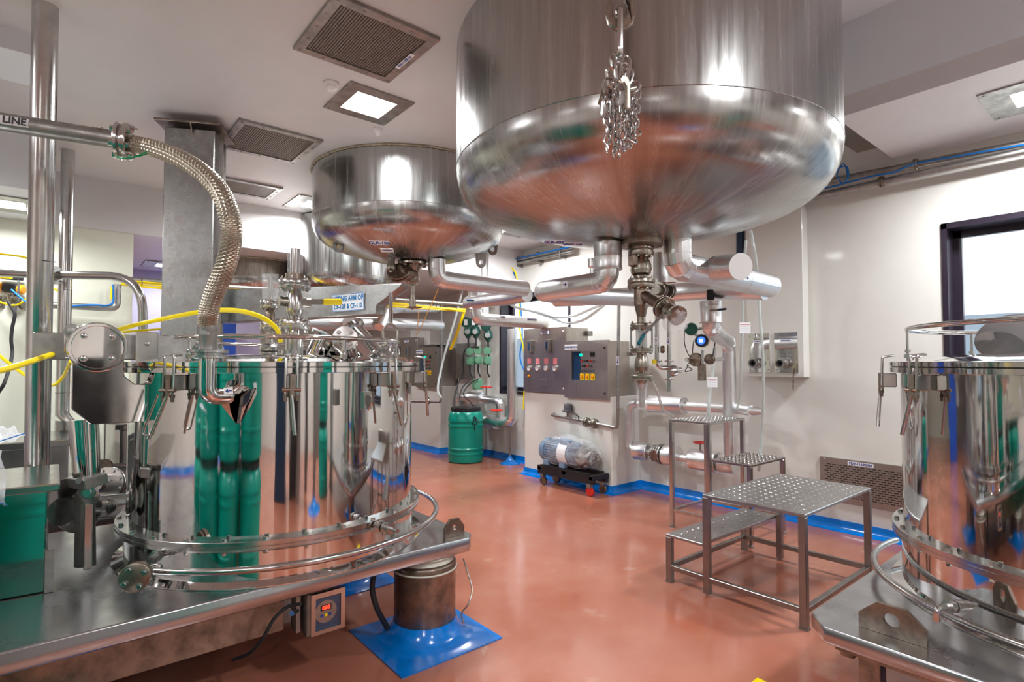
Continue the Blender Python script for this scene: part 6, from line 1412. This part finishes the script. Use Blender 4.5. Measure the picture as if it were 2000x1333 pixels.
wall_plate(yA[3], yA[2], 1.545, 1.965, 'right of two polished wall plates with round black coupling', 0)
t = thing('bead_chain', 'thin bead chain hanging below the right coupling plate', 'chain', (5.850,2.519,1.540))
for k in range(9): link_part(t, V((5.850,2.518,1.582)).lerp(V((5.850,2.526,1.382)), k/8), (0, 0, 1), (0, 1, 0) if k % 2 else (1, 0, 0), 0.028, 0.014, 0.003, 'rusty_steel')
# clear hoses down the right wall
HS = dict(cat='hose', m='clear_hose', name='hose')
cable('clear plastic hose hanging from ceiling left of the coupling plates', [(5.029,2.584,2.810), (5.007,2.602,2.468), (4.999,2.608,2.080), (4.984,2.620,1.742), (5.069,2.680,1.400), (5.140,2.751,1.196)], 0.013, **HS)
cable('clear plastic hose hanging in front of the left coupling plate', [(4.869,2.457,2.859), (4.898,2.432,2.624), (5.015,2.465,2.357), (5.023,2.458,2.072), (5.038,2.446,1.787), (5.140,2.491,1.404), (5.322,2.600,0.997), (5.491,2.720,0.562)], 0.015, **HS)
cable('clear plastic hose bunch behind the clad down pipe', [(5.160,2.994,1.801), (5.147,3.006,1.593), (5.116,3.031,1.334), (5.107,3.038,1.179), (5.189,3.100,1.034)], 0.018, **HS)
cable('clear hose curving behind the drain column toward the wall', [(3.824,2.804,1.518), (4.209,3.005,1.368), (4.752,3.333,1.179), (5.336,3.628,1.060), (5.612,3.789,0.953)], 0.014, **HS)
cable('upper of two clear hoses sagging across the far window', [(4.070,5.394,2.441), (4.284,5.411,2.465), (4.407,5.309,2.368), (4.471,4.996,2.273), (4.524,4.692,2.187), (4.565,4.398,2.183), (4.551,4.150,2.234), (4.520,3.915,2.281)], 0.014, **HS)
cable('lower of two clear hoses sagging across the far window', [(4.060,5.402,2.403), (4.371,5.469,2.451), (4.521,5.344,2.346), (4.587,5.030,2.276), (4.617,4.745,2.171), (4.591,4.506,2.108), (4.581,4.255,2.134), (4.541,4.028,2.213), (4.537,3.901,2.281)], 0.016, **HS)
cable('clear hose dropping beside far control panel with taped end', [(5.136,7.433,2.898), (5.041,7.512,2.394), (4.926,7.607,1.892), (4.863,7.660,1.558), (4.712,7.525,1.235), (4.648,7.318,1.101)], 0.018, **HS)
cable('dark blue column pipe stub behind the hoses under biggest tank', [(5.930,3.108,3.319), (5.930,3.115,2.855)], 0.045, 'navy', 4, 'pipe', 'pipe')
# hanging tag cards
def card(c, label, s=1.0):
    t = thing('tag_card', label, 'tag', c); n = V((-0.64, -0.77, 0)); u = V((0.77, -0.64, 0))
    obj('card', lay(nb(), c, u, n, 0.10*s, 0.10*s, 0.002), 'label_white', t)
    bm = nb(); lay(bm, V(c)+n*0.0022+V((0, 0, 0.03*s)), u, n, 0.09*s, 0.004, 0.001); obj('red_line', bm, 'red_paint', t)
    bm = nb()
    for k in range(4): lay(bm, V(c)+n*0.0022+V((0, 0, 0.015*s-0.017*s*k)), u, n, 0.075*s, 0.0015, 0.0008)
    obj('print_lines', bm, 'grey_plastic', t)
card((5.046,2.959,1.456), 'white tag card hanging on hose left of the clad down pipe')
card((4.916,2.547,1.972), 'white tag card hanging on hose right of the clad down pipe')
# transmitters in front of the wall
TX = thing('flow_transmitter', 'dark round transmitter head with blue lit display on flanged line', 'transmitter', (4.485,2.710,1.554))
fv = V((-0.75, -0.62, 0.0)).normalized(); c = V((4.519,2.747,1.849)); sd = V((-0.88, -0.4, 0)).normalized()
obj('head', lathe(nb(), [(0.0, -0.10), (0.05, -0.10), (0.055, -0.02), (0.058, 0.0), (0.058, 0.045), (0.05, 0.055), (0.0, 0.055)], c, sd, 32), 'navy', TX)
obj('display', lathe(nb(), [(0.036, 0.0), (0.036, 0.0575), (0, 0.058)], c, sd, 24), 'screen_blue', TX)
obj('screen', lay(nb(), c+sd*0.0585, V((sd.y, -sd.x, 0)), sd, 0.03, 0.032, 0.001), 'screen_white', TX)
obj('yellow_band', lathe(nb(), [(0.057, -0.068), (0.06, -0.066), (0.06, -0.055), (0.057, -0.053)], c, sd, 28, cap=False), 'yellow', TX)
obj('neck', cyl(nb(), (4.521,2.745,1.636), (4.522,2.745,1.766), 0.014, seg=12), 'satin', TX)
l0, l1 = V((4.407,2.840,1.678)), V((4.990,2.811,1.685))
obj('line', cyl(nb(), l0, l1, 0.018, seg=14), 'satin', TX)
dd = (l1-l0).normalized()
obj('flange', flange_bm(nb(), (4.528,2.817,1.678), dd, 0.062, 0.03, 0.014, 0.02, 6), 'rusty_steel', TX); obj('flange', flange_bm(nb(), (4.699,2.779,1.683), dd, 0.05, 0.03, 0.012, 0.01, 4), 'rusty_steel', TX)
obj('support_plate', bevel(box(nb(), tuple(V((4.787,2.914,1.478))-V((0.045, 0.02, 0))), tuple(V((4.788,2.913,1.635))+V((0.045, 0.02, 0)))), 0.004), 'rusty_steel', TX)
TY = thing('flow_transmitter', 'black ribbed transmitter head above the one with blue display', 'transmitter', (4.633,2.912,1.911))
c = V((4.578,2.893,1.965)); obj('head', lathe(nb(), [(0, -0.08), (0.05, -0.08), (0.058, -0.03), (0.06, 0.03), (0.052, 0.045), (0, 0.048)], c, (-0.8, -0.5, -0.1), 28), 'dark_green', TY)
obj('gland', cyl(nb(), c+V((0.05, -0.03, 0.0)), c+V((0.10, -0.07, 0.01)), 0.014, seg=10), 'satin', TY)
obj('bracket', bar(nb(), c+V((0.05, 0.05, 0)), (4.794,2.909,1.866), 0.02, 0.02), 'dull_steel', TY)
cable('black wire looping from the upper transmitter to the flanged line', [(4.486,2.904,1.943), (4.485,2.905,1.834), (4.506,2.887,1.740), (4.487,2.838,1.678), (4.458,2.863,1.622), (4.493,2.833,1.589), (4.443,2.875,1.570), (4.468,2.854,1.626)], 0.004, 'black_rubber')
cable('black wire curling down right of the blue display transmitter', [(4.580,2.696,1.877), (4.608,2.673,1.840), (4.600,2.679,1.761), (4.589,2.689,1.692)], 0.005, 'black_rubber')
cable('thin wire between transmitter and flange', [(4.551,2.850,1.858), (4.543,2.857,1.787), (4.539,2.860,1.692)], 0.004, 'black_rubber')
# sample lines beside the drain column
SL = thing('sample_line', 'pair of thin vertical steel tubes with blue arrow labels right of drain column', 'pipe', (3.650,2.558,1.447))
for (px_, ya, yb) in ((1282, 625, 728), (1306, 648, 765)):
    pass
s1a, s1b = V((3.618,2.585,2.106)), V((3.615,2.588,1.654)); s2a, s2b = V((3.692,2.524,2.106)), V((3.687,2.528,1.427))
obj('tube', tube(nb(), fillet([s1a, s1b, V((3.630,2.575,1.610)), V((3.685,2.529,1.610))], 0.03, 5), 0.017, 14), 'satin', SL); obj('tube', cyl(nb(), s2a, s2b, 0.016, seg=14), 'satin', SL)
arrow_label(SL, (3.589,2.577,1.820), (0, 0, 1), (-0.64, -0.77, 0), 0.055, 0.022); arrow_label(SL, (3.662,2.516,1.820), (0, 0, -1), (-0.64, -0.77, 0), 0.055, 0.022)
for p_ in ((3.689,2.527,1.662), (3.688,2.527,1.523), (3.618,2.585,1.662)): obj('clamp_ring', lathe(nb(), [(0.017, -0.006), (0.034, -0.006), (0.036, 0), (0.034, 0.006), (0.017, 0.006)], p_, (0, 0, 1), 18), 'satin', SL)
obj('valve_body', lathe(nb(), [(0.0, -0.02), (0.04, -0.02), (0.045, 0.0), (0.04, 0.03), (0.02, 0.05), (0.02, 0.07), (0, 0.07)], (3.663,2.482,1.587), (0.75, -0.6, 0.1), 20), 'satin', SL)
obj('hanger', cyl(nb(), s1a, (4.12, 2.75, 2.24), 0.012, seg=10), 'satin', SL)
obj('side_clamp', flange_bm(nb(), (3.649,2.559,1.754), (0.77, -0.63, 0), 0.03, 0.015, 0.008, 0.004, 4), 'rusty_steel', SL)
obj('yellow_tag', box(nb(), tuple(V((3.549,2.578,1.650))-V((0.012, 0.012, 0.01))), tuple(V((3.567,2.563,1.666))+V((0.012, 0.012, 0.01)))), 'yellow', SL)
# green transmitters on the far pilaster
GT = [((5.514,7.899,2.354), 'dark_green', 'leftmost dark green transmitter of the top row on far pilaster', True), ((5.617,7.814,2.354), 'dark_green', 'second dark green transmitter of the top row on far pilaster', True), ((5.782,7.677,2.292), 'dark_green', 'rightmost dark green transmitter of the top row behind clad pipe', False)]
for c, m_, lb, fc_ in GT:
    t = thing('transmitter', lb, 'transmitter', c); c = V(c)
    obj('head', lathe(nb(), [(0, -0.14), (0.075, -0.14), (0.085, -0.04), (0.09, 0.0), (0.08, 0.02), (0, 0.02)], c, (-0.7, -0.7, 0), 24), m_, t)
    if fc_: obj('dial_face', lay(nb(), c+V((-0.7, -0.7, 0)).normalized()*0.021, (0.7, -0.7, 0), (-0.7, -0.7, 0), 0.06, 0.10, 0.003), 'white_plastic', t)
    obj('sensor_body', lathe(nb(), [(0.05, 0), (0.075, -0.05), (0.08, -0.12), (0.05, -0.16), (0.03, -0.2)], c+V((0.02, -0.04, -0.08)), (0, 0, 1), 20), m_, t)
    obj('side_cap', lathe(nb(), [(0.045, 0), (0.045, 0.03), (0, 0.035)], c+V((-0.03, -0.09, -0.17)), (-0.7, -0.7, 0), 18), 'clear_hose', t)
    obj('cable_tail', tube(nb(), smooth_path([c+V((0.02, -0.04, -0.27)), c+V((0.02, -0.05, -0.42)), c+V((0.03, -0.05, -0.55))], 5), 0.016, 8), 'black_rubber', t)
k = 0
for px_c, nm in (((5.570,7.853,1.846), 'left'), ((5.680,7.762,1.863), 'middle'), ((5.803,7.659,1.855), 'right')):
    t = thing('junction_box', nm+' pale green twin junction box in the lower row on far pilaster', 'junction box', px_c); c = V(px_c)
    obj('upper_box', lathe(nb(), [(0.07, 0), (0.075, 0.02), (0.07, 0.06), (0, 0.065)], c+V((0, 0, 0)), (-0.7, -0.7, 0), 8), 'sage_green', t)
    obj('lower_box', bevel(box(nb(), (c.x-0.06, c.y-0.06, c.z-0.24), (c.x+0.05, c.y+0.05, c.z-0.10)), 0.01), 'sage_green', t)
    obj('cover', lathe(nb(), [(0.05, 0), (0.05, 0.02), (0, 0.025)], c+V((-0.04, -0.05, -0.17)), (-0.7, -0.7, 0), 16), 'sage_green', t)
    obj('cable_tail', tube(nb(), smooth_path([c+V((0, 0, -0.24)), c+V((0, 0, -0.36)), c+V((0.03, -0.03, -0.46))], 5), 0.014, 8), 'black_rubber', t)
t = thing('junction_box', 'single pale green junction box above the red handwheels', 'junction box', (5.562,7.599,1.293)); c = V((5.562,7.599,1.276))
obj('box', bevel(box(nb(), (c.x-0.09, c.y-0.05, c.z-0.08), (c.x+0.07, c.y+0.06, c.z+0.09)), 0.012), 'sage_green', t); obj('cover', lathe(nb(), [(0.06, 0), (0.06, 0.02), (0, 0.025)], c+V((-0.05, -0.05, -0.02)), (-0.7, -0.7, 0), 16), 'sage_green', t)
cable('black cable bundle looping down behind the green drum, outer loop', [(5.431,7.838,1.817), (5.418,7.849,1.465), (5.188,7.650,1.301), (5.087,7.604,1.094), (5.025,7.525,0.893)], 0.012, 'black_rubber')
cable('black cable running from junction boxes to the drum top', [(5.509,7.644,1.423), (5.377,7.623,1.340), (5.184,7.524,1.237), (5.095,7.467,1.075), (5.083,7.347,0.942)], 0.01, 'black_rubber')
cable('black cable curling above the drum toward clad pipe', [(5.510,7.513,1.383), (5.339,7.525,1.301), (5.140,7.430,1.142), (5.166,7.279,1.024), (5.210,7.242,0.942)], 0.01, 'black_rubber')
cable('long dark cable dropping left of the green transmitters', [(5.482,7.926,1.552), (5.488,7.921,1.819), (5.550,7.870,1.908), (5.627,7.675,1.923)], 0.014, 'black_rubber')
cable('thin orange wire hanging below the cable rack at left', [(3.865,6.669,2.406), (3.860,6.673,2.243), (3.895,6.774,2.107)], 0.005, 'orange_wire')
cable('thin orange wire hanging below the small nozzle pipe', [(3.749,5.985,2.594), (3.826,6.182,2.514), (3.869,6.406,2.365), (3.888,6.650,2.137), (3.884,6.783,2.036)], 0.005, 'orange_wire')
# ================================================================ behind the camera (seen in the mirror-polished vessels; cabinets, standing pipes added for reflections)
for i, (x, y) in enumerate(((-0.44, 1.45), (-0.84, 1.89), (-1.26, 2.31), (-1.9, 2.42), (2.2, -1.5))):
    for j in range(2):
        drum(x, y, 'green plastic drum stacked outside the picture, seen reflected in the polished vessel', 'green drums reflected in the vessel', z0=0.002+j*0.92)
t = thing('waste_bin', 'black bin outside the picture, seen as a dark reflection', 'bin', (-1.5, 0.9, 0.0))
obj('body', lathe(nb(), [(0.24, 0.001), (0.3, 0.75), (0.32, 0.78), (0.30, 0.8), (0, 0.86)], (-1.5, 0.9, 0), seg=32), 'black', t)
t = thing('added_cabinet', 'dark steel cabinet added outside the picture to give a dark reflection', 'cabinet', (-0.45, -1.3, 0.0))
obj('body', bevel(box(nb(), (-0.75, -1.5, 0.0), (-0.15, -1.1, 1.9)), 0.01), 'navy', t)  # added to leave a dark strip in the vessel's reflection
t = thing('added_cabinet', 'second dark steel cabinet added outside the picture for reflections, beside the front wall', 'cabinet', (2.2, -4.4, 0.0))
obj('body', bevel(box(nb(), (1.8, -4.8, 0.0), (2.9, -4.2, 2.0)), 0.01), 'dull_steel', t)  # added as something for the vessels to mirror
t = thing('pole', 'steel pole outside the picture behind the camera, seen in reflections', 'pole', (1.5, -0.9, 0)); obj('tube', cyl(nb(), (1.5, -0.9, 0), (1.5, -0.9, 3.5), 0.08, seg=28), 'dull_steel', t)
obj('blue_mat', lathe(nb(), [(0.35, 0.0), (0.34, 0.01), (0.2, 0.03), (0.1, 0.1), (0.082, 0.14)], (1.5, -0.9, 0), seg=24), 'blue_epoxy', t)
for (x, y, m_) in ((0.6, -1.4, 'dull_steel'), (1.05, -1.9, 'black'), (2.9, -1.75, 'dull_steel')):
    t = thing('pole', 'dark standing pipe added behind the camera, outside the picture, for dark strips in reflections', 'pole', (x, y, 0), 'added standing pipes behind the camera'); obj('tube', cyl(nb(), (x, y, 0), (x, y, 3.5), 0.1, seg=24), m_, t)  # added pipes, giving the vessels dark reflected strips
t = thing('added_cabinet', 'black cabinet added outside the picture behind the camera to darken the hinge plate reflection', 'cabinet', (0.3, -1.6, 0.0))
obj('body', bevel(box(nb(), (0.08, -1.75, 0.0), (0.50, -1.40, 1.66)), 0.01), 'black', t)  # added so the mirror-like hinge plate reflects something dark
tag(obj('floor_marker', bevel(box(nb(), tuple(V((2.774,1.374,0.000))-V((0.05, 0.04, 0))), tuple(V((2.774,1.374,0.000))+V((0.05, 0.05, 0.03)))), 0.006), 'yellow'), 'small yellow object on the floor at the bottom edge of the picture', 'floor marker')
